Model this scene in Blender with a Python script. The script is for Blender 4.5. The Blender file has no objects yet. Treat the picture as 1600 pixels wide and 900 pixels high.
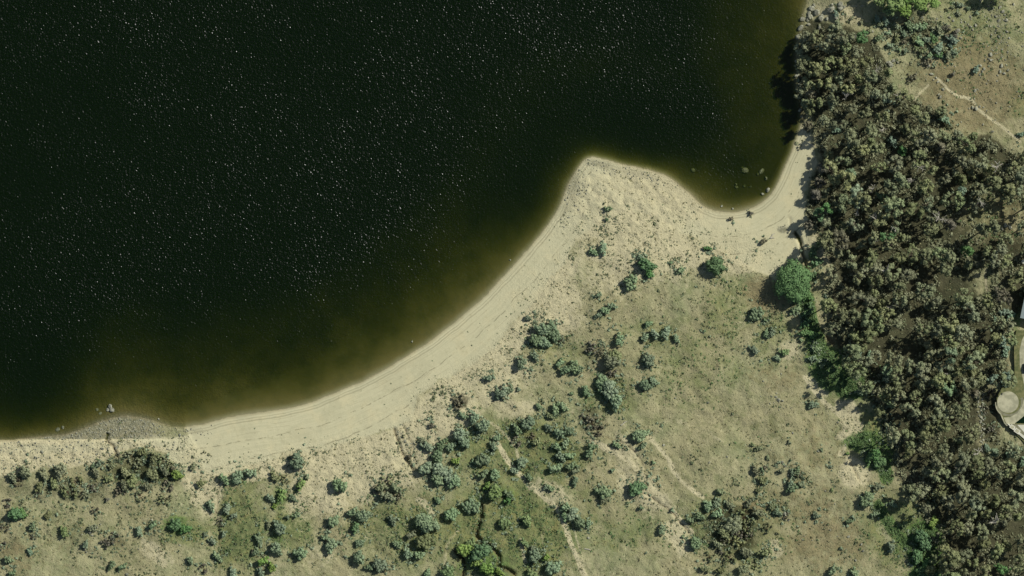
import bpy, bmesh, math, random
import numpy as np
from mathutils import Vector, Matrix

# ------------------------------------------------------------------ camera, sky, sun, exposure
S = 0.3                                    # metres per photo pixel
H_CAM = 2600.0
scene = bpy.context.scene
COL = scene.collection
def PX(px, py, z=0.0):
    return Vector(((px - 800) * S, (450 - py) * S, z))

cam_d = bpy.data.cameras.new('camera'); cam = bpy.data.objects.new('camera', cam_d); COL.objects.link(cam)
cam.location = (0, 0, H_CAM); cam.rotation_euler = (0, 0, 0)
cam_d.sensor_width = 36.0; cam_d.lens = 36.0 * H_CAM / (1600 * S)
cam_d.clip_start = 10; cam_d.clip_end = 12000
scene.camera = cam

SUN_EL = 40.0
SUN_DIR = Vector((0.84, 0.54, 0)).normalized()       # towards the sun, on the ground (x east, y north)
world = bpy.data.worlds.new('World'); scene.world = world; world.use_nodes = True
wn = world.node_tree.nodes; wl = world.node_tree.links
bg = wn['Background']; sky = wn.new('ShaderNodeTexSky'); sky.sky_type = 'NISHITA'; sky.sun_disc = False
sky.sun_elevation = math.radians(SUN_EL); sky.sun_rotation = math.atan2(SUN_DIR.x, SUN_DIR.y)
sky.air_density = 1.0; sky.dust_density = 1.0
wl.new(sky.outputs[0], bg.inputs[0]); bg.inputs[1].default_value = 0.06
sun_d = bpy.data.lights.new('sun', 'SUN'); sun_d.energy = 4.2; sun_d.angle = math.radians(0.5); sun_d.color = (1.0, 0.98, 0.93)
sun = bpy.data.objects.new('sun', sun_d); COL.objects.link(sun)
sv = Vector((SUN_DIR.x * math.cos(math.radians(SUN_EL)), SUN_DIR.y * math.cos(math.radians(SUN_EL)), math.sin(math.radians(SUN_EL))))
sun.rotation_euler = sv.to_track_quat('Z', 'Y').to_euler()
scene.view_settings.view_transform = 'Standard'; scene.view_settings.look = 'None'
scene.view_settings.gamma = 1.0; scene.view_settings.use_curve_mapping = False
scene.view_settings.exposure = 0.0
scene.cycles.max_bounces = 6; scene.cycles.transparent_max_bounces = 12
scene.cycles.diffuse_bounces = 2

# ------------------------------------------------------------------ helpers
def lin(r, g, b, k=1.0):
    f = lambda v: (v / 255 / 12.92) if v / 255 <= 0.04045 else ((v / 255 + 0.055) / 1.055) ** 2.4
    return (f(r) * k, f(g) * k, f(b) * k, 1.0)

def tag(o, label=None, cat=None, group=None, kind=None):
    if label: o['label'] = label
    if cat: o['category'] = cat
    if group: o['group'] = group
    if kind: o['kind'] = kind
    return o

def mesh_np(name, verts, faces, smooth=False):
    """faces: (n,3) or (n,4) int array, or a list of such arrays"""
    if not isinstance(faces, list): faces = [faces]
    faces = [f for f in faces if len(f)]
    me = bpy.data.meshes.new(name)
    verts = np.asarray(verts, dtype=np.float32)
    me.vertices.add(len(verts)); me.vertices.foreach_set('co', verts.ravel())
    loops = np.concatenate([f.ravel() for f in faces]).astype(np.int32)
    tot = np.concatenate([np.full(len(f), f.shape[1]) for f in faces]).astype(np.int32)
    start = np.concatenate([[0], np.cumsum(tot)[:-1]]).astype(np.int32)
    me.loops.add(len(loops)); me.loops.foreach_set('vertex_index', loops)
    me.polygons.add(len(tot)); me.polygons.foreach_set('loop_start', start); me.polygons.foreach_set('loop_total', tot)
    if smooth: me.polygons.foreach_set('use_smooth', np.ones(len(tot), dtype=bool))
    me.update(calc_edges=True); me.validate()
    return me

def link(name, data, parent=None, loc=(0, 0, 0), rot=(0, 0, 0), scale=(1, 1, 1)):
    o = bpy.data.objects.new(name, data); COL.objects.link(o)
    o.location = loc; o.rotation_euler = rot; o.scale = scale
    if parent: o.parent = parent
    return o

_lat = {}
def vnoise(x, y, scale, seed=0, octv=3):
    """smooth value noise 0..1, x,y arrays in px"""
    out = 0; amp = 1; tot = 0
    for k in range(octv):
        key = (seed, k)
        if key not in _lat: _lat[key] = np.random.RandomState(seed * 31 + k).rand(256, 256)
        g = _lat[key]
        u = x / scale * 2 ** k + 1000.37 * (k + 1); v = y / scale * 2 ** k + 777.11 * (k + 1)
        iu = np.floor(u).astype(int); iv = np.floor(v).astype(int); fu = u - iu; fv = v - iv
        fu = fu * fu * (3 - 2 * fu); fv = fv * fv * (3 - 2 * fv)
        a = g[iu % 256, iv % 256]; b = g[(iu + 1) % 256, iv % 256]; c = g[iu % 256, (iv + 1) % 256]; d = g[(iu + 1) % 256, (iv + 1) % 256]
        out = out + amp * ((a * (1 - fu) + b * fu) * (1 - fv) + (c * (1 - fu) + d * fu) * fv); tot += amp; amp *= 0.55
    return out / tot

def seg_dist(x, y, pts, closed=False):
    d = np.full(x.shape, 1e9)
    n = len(pts)
    for i in range(n if closed else n - 1):
        ax, ay = pts[i]; bx, by = pts[(i + 1) % n]
        vx, vy = bx - ax, by - ay; L = vx * vx + vy * vy + 1e-9
        t = np.clip(((x - ax) * vx + (y - ay) * vy) / L, 0, 1)
        d = np.minimum(d, np.hypot(x - ax - t * vx, y - ay - t * vy))
    return d

def inside(x, y, pts):
    r = np.zeros(x.shape, dtype=bool); n = len(pts)
    for i in range(n):
        ax, ay = pts[i]; bx, by = pts[(i + 1) % n]
        if ay == by: continue
        c = ((ay > y) != (by > y)) & (x < (bx - ax) * (y - ay) / (by - ay) + ax)
        r ^= c
    return r

def sstep(a, b, v):
    t = np.clip((v - a) / (b - a), 0, 1); return t * t * (3 - 2 * t)

def smooth_line(pts, k=4):
    P = [np.array(p, float) for p in pts]; out = []
    for i in range(len(P) - 1):
        p0 = P[max(i - 1, 0)]; p1 = P[i]; p2 = P[i + 1]; p3 = P[min(i + 2, len(P) - 1)]
        for j in range(k):
            t = j / k
            out.append(tuple(0.5 * ((2 * p1) + (-p0 + p2) * t + (2 * p0 - 5 * p1 + 4 * p2 - p3) * t * t + (-p0 + 3 * p1 - 3 * p2 + p3) * t ** 3)))
    out.append(tuple(P[-1])); return out

# ------------------------------------------------------------------ terrain fields on a photo-pixel grid (2.5 px = 0.75 m)
X0, X1, Y0, Y1, ST = -200, 1800, -200, 1100, 2.5
gx = np.arange(X0, X1 + .1, ST); gy = np.arange(Y0, Y1 + .1, ST)
GX, GY = np.meshgrid(gx, gy)
WX = GX + 14 * (vnoise(GX, GY, 34, 1) - .5) + 5 * (vnoise(GX, GY, 9, 2) - .5)
WY = GY + 14 * (vnoise(GX, GY, 34, 3) - .5) + 5 * (vnoise(GX, GY, 9, 4) - .5)
SX = GX + 4 * (vnoise(GX, GY, 22, 5) - .5); SY = GY + 4 * (vnoise(GX, GY, 22, 6) - .5)

shore_a = [(-900, 688.5), (20, 688)]
shore_b = smooth_line([(20, 688), (45, 684), (75, 681), (108, 677), (135, 667), (160, 657), (185, 651), (210, 650), (238, 656), (262, 664), (292, 667),
    (320, 662), (355, 652), (400, 645), (440, 640), (480, 630), (520, 615), (560, 598), (600, 578), (640, 553), (680, 527), (720, 495), (760, 460),
    (800, 418), (835, 378), (860, 345), (876, 318), (885, 290), (898, 268), (911, 251), (925, 245), (942, 247), (965, 255), (1000, 261), (1038, 273),
    (1060, 287), (1080, 305), (1100, 322), (1125, 331), (1150, 331), (1180, 322), (1205, 303), (1220, 275), (1232, 245), (1245, 215), (1252, 190),
    (1249, 160), (1244, 130), (1243, 100), (1245, 70), (1250, 45), (1256, 20), (1262, 0), (1270, -40), (1280, -120), (1282, -200)], 3)
shore = shore_a + shore_b[1:] + [(1282, -900)]
land_poly = shore + [(3000, -900), (3000, 2000), (-900, 2000)]
sx_ = np.where(GX < 140, GX, SX); sy_ = np.where(GX < 140, GY, SY)
SD = seg_dist(sx_, sy_, shore) * np.where(inside(sx_, sy_, land_poly), 1, -1) * S     # metres, + on land

F = {k: np.zeros(GX.shape) for k in ('sand', 'green', 'red', 'bare', 'dark', 'gravel', 'speck', 'lush', 'gully')}
def P_(ch, pts, soft=12, val=1.0, warp=True, mode='max'):
    x, y = (WX, WY) if warp else (GX, GY)
    d = seg_dist(x, y, pts, True) * np.where(inside(x, y, pts), 1, -1)
    _put(ch, sstep(-soft / 2, soft / 2, d) * val, mode)
def L_(ch, pts, w, soft=4, val=1.0, mode='max', warp=0.35):
    x = GX + (WX - GX) * warp; y = GY + (WY - GY) * warp
    d = seg_dist(x, y, smooth_line(pts, 3))
    _put(ch, (1 - sstep(w / 2 - soft / 2, w / 2 + soft / 2, d)) * val, mode)
def B_(ch, x, y, rx, ry=None, val=1.0, ang=0, mode='max'):
    ry = ry or rx; c, s = math.cos(math.radians(ang)), math.sin(math.radians(ang))
    dx = WX - x; dy = WY - y; u = (dx * c + dy * s) / rx; v = (-dx * s + dy * c) / ry
    _put(ch, np.exp(-(u * u + v * v) ** 1.5 * 0.7) * val, mode)
def _put(ch, m, mode):
    if mode == 'max': F[ch] = np.maximum(F[ch], m)
    elif mode == 'erase': F[ch] = F[ch] * (1 - m)
    else: F[ch] = F[ch] + m

# beach sand
P_('sand', [(292, 640), (292, 700), (320, 738), (350, 742), (400, 726), (450, 706), (520, 700), (570, 685), (612, 674), (640, 655), (655, 620), (690, 590), (735, 572),
    (775, 545), (805, 505), (835, 475), (862, 435), (885, 405), (905, 370), (935, 348), (985, 335), (1020, 340), (1060, 362), (1100, 378), (1150, 396),
    (1185, 425), (1215, 440), (1255, 405), (1262, 350), (1255, 300), (1278, 250), (1268, 205), (1240, 190), (1200, 250), (1100, 250), (900, 200), (700, 400), (500, 560), (350, 620)], 14)
P_('bare', [(-300, 686), (165, 686), (292, 686), (330, 740), (300, 735), (262, 705), (200, 700), (175, 712), (150, 725), (60, 728), (30, 745), (-300, 745)], 12)   # pale rocky bank
B_('sand', 250, 690, 50, 9, 1); B_('sand', 290, 710, 30, 24, 1); B_('sand', 60, 700, 70, 9, .7); B_('sand', 140, 697, 50, 7, .6); B_('sand', 200, 694, 50, 6, .6)
P_('bare', [(300, 740), (345, 735), (348, 800), (320, 810), (300, 780)], 16, .6)
B_('bare', 1010, 390, 110, 50, .75); B_('bare', 1140, 395, 60, 30, .9); B_('bare', 860, 470, 50, 60, .75, -40); B_('bare', 930, 350, 60, 30, .9); B_('bare', 960, 430, 70, 40, .5)
B_('bare', 700, 640, 60, 40, .75); B_('bare', 780, 600, 70, 35, .6, -30); B_('bare', 560, 740, 90, 40, .85); B_('bare', 500, 760, 70, 50, .7); B_('bare', 650, 690, 40, 40, .8)
B_('bare', 810, 640, 40, 20, .55); B_('bare', 900, 640, 26, 60, .2); B_('bare', 1285, 385, 40, 30, .8); B_('bare', 1300, 450, 16, 60, .5)
B_('bare', 1000, 760, 60, 30, .55, 40); B_('bare', 1060, 840, 40, 22, .6, 50); B_('bare', 980, 700, 30, 14, .6, 50); B_('bare', 860, 770, 50, 18, .5, 35)
B_('bare', 245, 866, 34, 16, .6, 30); B_('bare', 1205, 860, 18, 22, .45); B_('bare', 1335, 740, 22, 26, .8, 60); B_('bare', 1325, 640, 26, 14, .8, 45); B_('bare', 1325, 680, 22, 12, .65)
B_('bare', 1390, 830, 30, 14, .5, 55); B_('bare', 1235, 550, 22, 18, .5); B_('bare', 1150, 480, 18, 60, .25, -10); B_('bare', 1430, 752, 34, 10, .8, 25); B_('bare', 340, 770, 10, 50, .5)
B_('bare', 430, 870, 30, 60, .3); B_('bare', 500, 870, 40, 30, .3); B_('bare', 600, 850, 40, 40, .3); B_('bare', 1420, 60, 40, 20, .4, 40); B_('bare', 1310, 20, 50, 18, .55, 10)
B_('bare', 1300, 570, 12, 30, .35)
B_('dark', 1254, 115, 9, 90, .9); B_('gravel', 1256, 30, 12, 30, .8)  # dark litter strip, also painted in for tree shade along the cliff shore
L_('bare', [(300, 745), (420, 728), (520, 705), (610, 690), (660, 650), (700, 605), (760, 570), (815, 520), (850, 470), (885, 410)], 36, 30, .85)
L_('speck', [(640, 690), (680, 640), (710, 605), (770, 570), (830, 505), (860, 460), (895, 400)], 14, 14, .9)
L_('lush', [(1258, 465), (1268, 510), (1284, 550), (1305, 590), (1335, 612)], 24, 14, 1); L_('lush', [(1345, 690), (1372, 712), (1385, 745)], 22, 14, .9); L_('lush', [(1372, 790), (1392, 825), (1415, 850), (1432, 880), (1440, 905)], 20, 16, .8); B_('lush', 1445, 850, 26, 44, 1)
# tracks and scars
for pts, w, v in [([(772, 683), (800, 728), (848, 776), (872, 795), (888, 838), (912, 896)], 8, .95), ([(760, 655), (800, 690), (812, 725)], 6, .6),
    ([(925, 690), (958, 706), (985, 722), (1010, 752), (1045, 792), (1080, 832)], 9, .9), ([(1012, 682), (1040, 712), (1062, 748), (1098, 778)], 7, .7),
    ([(1056, 655), (1095, 672), (1130, 690)], 6, .45), ([(975, 715), (1000, 740), (1015, 765)], 10, .7), ([(1258, 590), (1275, 615), (1300, 640), (1322, 660), (1324, 688), (1312, 712)], 7, .95),
    ([(1325, 715), (1340, 745)], 10, .7), ([(1265, 598), (1280, 606)], 9, .9), ([(812, 842), (820, 880)], 7, .6), ([(845, 835), (850, 860)], 4, .5), ([(690, 905), (700, 850), (715, 830)], 7, .5),
    ([(885, 800), (905, 850), (917, 900)], 4, .6), ([(612, 665), (622, 700), (640, 740)], 6, .6), ([(655, 780), (672, 795), (678, 812)], 10, .6),
    ([(1560, 412), (1600, 398)], 8, .7)]:
    L_('bare', pts, w * 1.05, 5, v * .8)
for pts, w in [([(1466, 124), (1478, 138), (1495, 150), (1512, 153), (1524, 163), (1530, 172), (1560, 195), (1593, 222)], 4.5), ([(1452, 133), (1440, 143), (1428, 158)], 4), ([(1540, 420), (1541, 450), (1552, 470)], 4)]:
    L_('bare', pts, w, 4, .75); L_('red', pts, w * 2.4, 6, 1, mode='erase')
# grass tints
B_('green', 830, 710, 90, 70, .85); B_('green', 790, 830, 120, 80, 1); B_('green', 640, 830, 110, 60, .7); B_('green', 455, 800, 36, 80, .8); B_('green', 375, 820, 50, 90, .75)
B_('green', 955, 620, 60, 40, .6); B_('green', 1080, 570, 110, 90, .45); B_('green', 1140, 480, 50, 60, .6); B_('green', 290, 830, 40, 24, .8); B_('green', 990, 830, 90, 50, .5); B_('green', 745, 690, 50, 60, .8)
B_('green', 1210, 520, 50, 70, .5); B_('green', 1330, 600, 60, 40, .7); B_('green', 1350, 680, 50, 40, .8); B_('green', 1400, 830, 60, 70, .7); B_('green', 1150, 830, 110, 70, .6); B_('green', 1180, 680, 100, 60, .3)
B_('green', 600, 760, 40, 30, .7); B_('green', 860, 540, 90, 40, .5); B_('green', 1020, 520, 60, 30, .5); B_('green', 900, 800, 50, 90, .5); B_('green', 370, 748, 50, 16, .8); B_('green', 1500, 10, 90, 20, .5)
B_('green', 1590, 160, 20, 40, .6); B_('green', 100, 800, 110, 60, .3); B_('green', 240, 730, 90, 30, .6); B_('green', 1550, 330, 60, 100, .5)
B_('bare', 1322, 648, 22, 16, 1, 45); B_('bare', 1332, 670, 18, 12, .9); B_('bare', 1337, 735, 14, 24, 1, -35); B_('bare', 1275, 604, 16, 8, 1, 40); B_('lush', 1290, 570, 26, 40, .95, -35); B_('lush', 1325, 605, 30, 20, .9, 20); B_('lush', 1375, 715, 22, 22, .9); B_('lush', 1350, 690, 34, 16, .8)
B_('lush', 1290, 585, 30, 22, .9, 50); B_('lush', 1262, 500, 14, 60, .75, -12); B_('lush', 1272, 545, 16, 40, .7, -15); B_('lush', 1330, 600, 26, 20, .5); B_('lush', 1350, 690, 30, 18, .45)
B_('lush', 1368, 715, 20, 22, .7); B_('lush', 1440, 845, 26, 36, .8); B_('lush', 1450, 895, 40, 22, .7); B_('lush', 760, 880, 60, 24, .5); B_('lush', 436, 776, 14, 20, .5); B_('lush', 1400, 850, 12, 60, .35, -30)
B_('lush', 1590, 510, 8, 30, .5); B_('lush', 275, 820, 26, 14, .6); B_('lush', 430, 838, 20, 14, .5); B_('lush', 800, 780, 60, 20, .35, 30)
B_('red', 1195, 465, 36, 26, .9, 20); B_('red', 1210, 590, 50, 24, .5); B_('red', 1270, 760, 100, 140, .5); B_('red', 1520, 130, 90, 80, .8); B_('green', 1540, 60, 90, 60, .5); B_('green', 1500, 120, 60, 60, .4); B_('red', 90, 850, 130, 60, .35); B_('red', 25, 870, 30, 40, .5, -30)
B_('red', 175, 840, 24, 14, .5); B_('red', 1180, 792, 24, 12, .9); B_('red', 1290, 850, 80, 60, .6); B_('red', 1575, 345, 50, 60, .6); B_('red', 1560, 370, 30, 20, .6); B_('red', 1050, 300, 70, 30, .35, 20)
B_('red', 1580, 260, 30, 20, .5); B_('red', 1420, 110, 30, 20, .4); B_('red', 1303, 555, 14, 40, .7); B_('red', 300, 820, 16, 12, .4); B_('red', 1470, 830, 60, 30, .5); B_('red', 1130, 380, 60, 20, .15)
forest = [(1252, 48), (1268, 30), (1300, 40), (1340, 45), (1372, 68), (1384, 95), (1388, 125), (1405, 150), (1425, 160), (1470, 172), (1500, 205), (1545, 212), (1575, 235), (1610, 245), (1610, 460), (1580, 520),
    (1572, 600), (1545, 600), (1528, 640), (1530, 715), (1560, 695), (1610, 700), (1610, 910), (1452, 910), (1448, 850), (1432, 790), (1400, 745), (1386, 700), (1374, 650), (1350, 612), (1335, 590),
    (1308, 560), (1296, 510), (1286, 460), (1300, 410), (1272, 365), (1258, 330), (1262, 285), (1286, 250), (1272, 200), (1256, 150)]
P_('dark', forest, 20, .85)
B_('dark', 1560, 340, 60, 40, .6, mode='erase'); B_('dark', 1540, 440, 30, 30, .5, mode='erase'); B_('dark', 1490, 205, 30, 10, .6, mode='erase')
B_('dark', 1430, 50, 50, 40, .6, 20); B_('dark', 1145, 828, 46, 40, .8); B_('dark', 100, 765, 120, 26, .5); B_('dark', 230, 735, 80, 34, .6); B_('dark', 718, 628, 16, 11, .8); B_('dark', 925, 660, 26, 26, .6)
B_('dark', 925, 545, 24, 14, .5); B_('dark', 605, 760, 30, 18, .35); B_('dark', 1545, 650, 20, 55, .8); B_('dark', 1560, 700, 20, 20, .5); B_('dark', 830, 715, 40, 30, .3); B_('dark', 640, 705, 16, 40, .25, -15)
headland = np.exp(-(((WX - 1000) / 120) ** 2 + ((WY - 310) / 62) ** 2) ** 2)
F['bare'] = np.maximum(F['bare'], headland); F['sand'] *= 1 - .5 * headland
P_('gravel', [(30, 640), (360, 640), (360, 686.5), (-40, 686.5)], 1.5, 1, warp=False)
F['gravel'] *= (1 - sstep(190, 320, WX)) * .9
B_('gravel', 895, 290, 16, 40, .6, 15); B_('gravel', 935, 258, 34, 12, .6, 15); B_('gravel', 885, 325, 10, 26, .5, 20); B_('gravel', 1560, 45, 20, 50, .5, -15); B_('gravel', 1500, 30, 40, 12, .4)
B_('gravel', 300, 676, 24, 8, .5); B_('gravel', 637, 700, 10, 32, .45, -18); B_('gravel', 1220, 359, 9, 7, .9); B_('gravel', 148, 826, 14, 10, .5); B_('gravel', 1210, 625, 20, 12, .35); B_('gravel', 1090, 268, 20, 8, .3)
B_('gravel', 1000, 275, 60, 8, .5, 12)
# where low scrub speckles the ground
B_('speck', 560, 700, 80, 10, .9, -8); B_('speck', 690, 630, 40, 30, .8, -35); B_('speck', 830, 490, 30, 60, .7, 35); B_('speck', 1010, 375, 110, 40, .7); B_('speck', 970, 345, 40, 20, 1); B_('speck', 1080, 400, 60, 30, .6)
B_('speck', 600, 720, 40, 26, .8); B_('speck', 430, 740, 60, 24, .5); B_('speck', 1190, 770, 110, 90, .7); B_('speck', 1120, 800, 60, 40, 1); B_('speck', 200, 820, 230, 100, .85); B_('speck', 400, 840, 110, 70, .6)
B_('speck', 640, 840, 160, 70, .5); B_('speck', 1240, 480, 90, 100, .6); B_('speck', 1440, 60, 70, 50, 1); B_('speck', 880, 700, 80, 60, .8); B_('speck', 1260, 780, 120, 120, .45); B_('speck', 1480, 160, 100, 60, .3)
B_('speck', 230, 690, 60, 12, .7); B_('speck', 80, 720, 100, 14, .5); B_('speck', 1050, 520, 150, 60, .35); B_('speck', 940, 470, 40, 80, .6); B_('speck', 1380, 60, 60, 40, .6, 30); B_('speck', 920, 600, 90, 60, .5)
B_('speck', 1500, 15, 80, 18, .8); B_('speck', 1310, 20, 50, 20, .6); B_('speck', 1545, 650, 20, 60, .7); B_('speck', 1580, 690, 30, 16, .7); B_('speck', 1400, 850, 60, 60, .6)
P_('speck', forest, 20, .6)

# land height (metres)
land = np.clip(SD, 0, None)
Hh = 0.045 * np.minimum(land, 30) + 0.018 * np.clip(land - 30, 0, 300)
Hh += 5.0 * np.exp(-(((GX - 1330) / 120) ** 2 + ((GY + 20) / 110) ** 2)) * sstep(0, 18, land)      # lake cliff
Hh += 0.8 * sstep(686, 689.5, GY) * (1 - sstep(250, 300, GX)) * sstep(0.0, 0.5, SD + .4)              # straight bank
Hh += (vnoise(GX, GY, 8, 16, 3) - .5) * 1.3 * headland * sstep(1, 8, land)
Hh += (vnoise(GX, GY, 7, 14, 3) - .5) * 1.1 * sstep(689, 694, GY) * (1 - sstep(722, 736, GY)) * (1 - sstep(200, 260, GX))
Hh += (vnoise(GX, GY, 60, 11, 4) - .5) * 3.0 * sstep(12, 50, land) * (1 - .6 * F['sand'])
Hh += (vnoise(GX, GY, 14, 12, 3) - .5) * .9 * sstep(4, 25, land) * (1 - .8 * F['sand']) + (vnoise(GX, GY, 5, 13, 2) - .5) * .28 * sstep(2, 14, land) * (1 - .7 * F['sand'])
def gully(pts, w, depth, step=0):
    m = seg_dist(GX + .5 * (WX - GX), GY + .5 * (WY - GY), smooth_line(pts, 4)) * (.75 + .6 * vnoise(GX, GY, 8, 15, 2)); m = 1 - sstep(w * .25, w * .5, m)
    F['gully'] = np.maximum(F['gully'], m * min(1, depth)); return m * depth
Hh -= gully([(751, 790), (750, 808), (744, 826), (746, 838), (757, 848), (771, 858), (778, 870), (777, 882), (790, 888), (802, 896)], 9.5, 1.7)
Hh -= gully([(722, 905), (724, 885), (720, 870), (712, 862)], 8, 1.6)
Hh -= gully([(1240, 365), (1248, 378), (1253, 396), (1258, 412), (1260, 425)], 8, 1.6)
Hh -= gully([(1234, 350), (1232, 340)], 4, .5)
Hh -= gully([(166, 678), (167, 690), (177, 697), (186, 712)], 6, .9)
Hh -= gully([(616, 672), (628, 705), (645, 732)], 6, .8); Hh -= gully([(632, 668), (645, 700), (650, 725)], 5, .5)
Hh -= gully([(1284, 515), (1292, 525), (1300, 535)], 8, 1.0); Hh -= gully([(945, 683), (985, 700), (1010, 735)], 4, .5); Hh -= gully([(1010, 772), (1050, 800), (1078, 835)], 4, .6)
Hh -= gully([(1312, 712), (1318, 700)], 4, .5)
Hh -= gully([(342, 750), (340, 800), (345, 860), (342, 900)], 4, .4); Hh -= gully([(1325, 718), (1342, 750)], 4, .5)
# lake bed (metres below the water)
slope = 0.062 + 0.16 * np.exp(-(((GX - 970) / 130) ** 2 + ((GY - 220) / 85) ** 2)) + .06 * np.exp(-((GX - 830) / 70) ** 2 - ((GY - 320) / 90) ** 2)
slope += 0.06 * np.exp(-((GX - 40) / 80) ** 2)
slope = slope * (.9 + .25 * vnoise(GX, GY, 55, 23, 3))
wd = np.clip(-SD, 0, None)
depth = slope / .062 * .112 * wd ** .70 + .05 * np.clip(wd - 48, 0, 200)
shelf = np.exp(-(((GX - 1175) / 85) ** 2 + ((GY - 170) / 190) ** 2) ** 1.3)
depth = depth * (1 - .0 * shelf)
plate = .72 + .018 * wd + .5 * np.exp(-((GY - 290) / 60) ** 2)
depth_e = np.minimum(wd * .3, plate)
k = np.clip(shelf * 1.9, 0, 1) * sstep(1090, 1150, GX) 
k2 = k * (1 - sstep(300, 325, GY))
depth = depth * (1 - k2) + np.minimum(depth_e, 9) * k2 * (1 - sstep(225, 320, GY) * .35) + 0 * depth
depth = np.minimum(depth, 9)
depth += (vnoise(GX, GY, 30, 21, 4) - .5) * .4 * sstep(2, 14, wd)
Z = np.where(SD > 0, Hh + .02, -depth - .0)
# smooth the join at the water's edge
Z = np.where(np.abs(SD) < .6, Z * .9 + .1 * SD * .05, Z)

def zsamp(px, py):
    fx = min(max((px - X0) / ST, 0), len(gx) - 1.001); fy = min(max((py - Y0) / ST, 0), len(gy) - 1.001)
    i, j = int(fx), int(fy); a, b = fx - i, fy - j
    return float((Z[j, i] * (1 - a) + Z[j, i + 1] * a) * (1 - b) + (Z[j + 1, i] * (1 - a) + Z[j + 1, i + 1] * a) * b)
def fsamp(ch, px, py):
    i = int(min(max((px - X0) / ST, 0), len(gx) - 1)); j = int(min(max((py - Y0) / ST, 0), len(gy) - 1)); return float(F[ch][j, i])
def ground(px, py, dz=0.0):
    return PX(px, py, zsamp(px, py) + dz)

# ------------------------------------------------------------------ node helpers
def new_mat(name, rough=1.0):
    m = bpy.data.materials.new(name); m.use_nodes = True
    nt = m.node_tree; b = nt.nodes['Principled BSDF']; b.inputs['Roughness'].default_value = rough
    b.inputs['Specular IOR Level'].default_value = 0.15
    return m, nt, b
class N:
    def __init__(s, nt): s.nt = nt
    def _in(s, sock, v):
        if isinstance(v, bpy.types.NodeSocket): s.nt.links.new(v, sock)
        elif v is not None: sock.default_value = v
    def math(s, op, a, b=None, c=None, clamp=False):
        n = s.nt.nodes.new('ShaderNodeMath'); n.operation = op; n.use_clamp = clamp
        s._in(n.inputs[0], a); s._in(n.inputs[1], b)
        if c is not None: s._in(n.inputs[2], c)
        return n.outputs[0]
    def mix(s, f, a, b, mode='MIX'):
        n = s.nt.nodes.new('ShaderNodeMix'); n.data_type = 'RGBA'; n.blend_type = mode
        s._in(n.inputs[0], f); s._in(n.inputs[6], a); s._in(n.inputs[7], b); return n.outputs[2]
    def noise(s, vec, scale, detail=3, rough=.55, dist=0, col=False):
        n = s.nt.nodes.new('ShaderNodeTexNoise'); s._in(n.inputs['Vector'], vec)
        n.inputs['Scale'].default_value = scale; n.inputs['Detail'].default_value = detail; n.inputs['Roughness'].default_value = rough; n.inputs['Distortion'].default_value = dist
        return n.outputs[1] if col else n.outputs[0]
    def voro(s, vec, scale, feat='F1'):
        n = s.nt.nodes.new('ShaderNodeTexVoronoi'); n.feature = feat; s._in(n.inputs['Vector'], vec); n.inputs['Scale'].default_value = scale; return n.outputs[0]
    def rng(s, v, a, b, lo=0., hi=1.):
        n = s.nt.nodes.new('ShaderNodeMapRange'); n.interpolation_type = 'SMOOTHSTEP'
        s._in(n.inputs[0], v)
        for i, q in zip((1, 2, 3, 4), (a, b, lo, hi)): n.inputs[i].default_value = q
        return n.outputs[0]
    def attr(s, name):
        n = s.nt.nodes.new('ShaderNodeAttribute'); n.attribute_name = name; return n
    def sep(s, v):
        n = s.nt.nodes.new('ShaderNodeSeparateXYZ'); s._in(n.inputs[0], v); return n.outputs
    def comb(s, x, y, z):
        n = s.nt.nodes.new('ShaderNodeCombineXYZ'); s._in(n.inputs[0], x); s._in(n.inputs[1], y); s._in(n.inputs[2], z); return n.outputs[0]
    def bump(s, h, strength, dist, normal=None):
        n = s.nt.nodes.new('ShaderNodeBump'); n.inputs['Strength'].default_value = strength; n.inputs['Distance'].default_value = dist
        s._in(n.inputs['Height'], h)
        if normal is not None: s._in(n.inputs['Normal'], normal)
        return n.outputs[0]
    def pos(s):
        return s.nt.nodes.new('ShaderNodeNewGeometry').outputs['Position']

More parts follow.
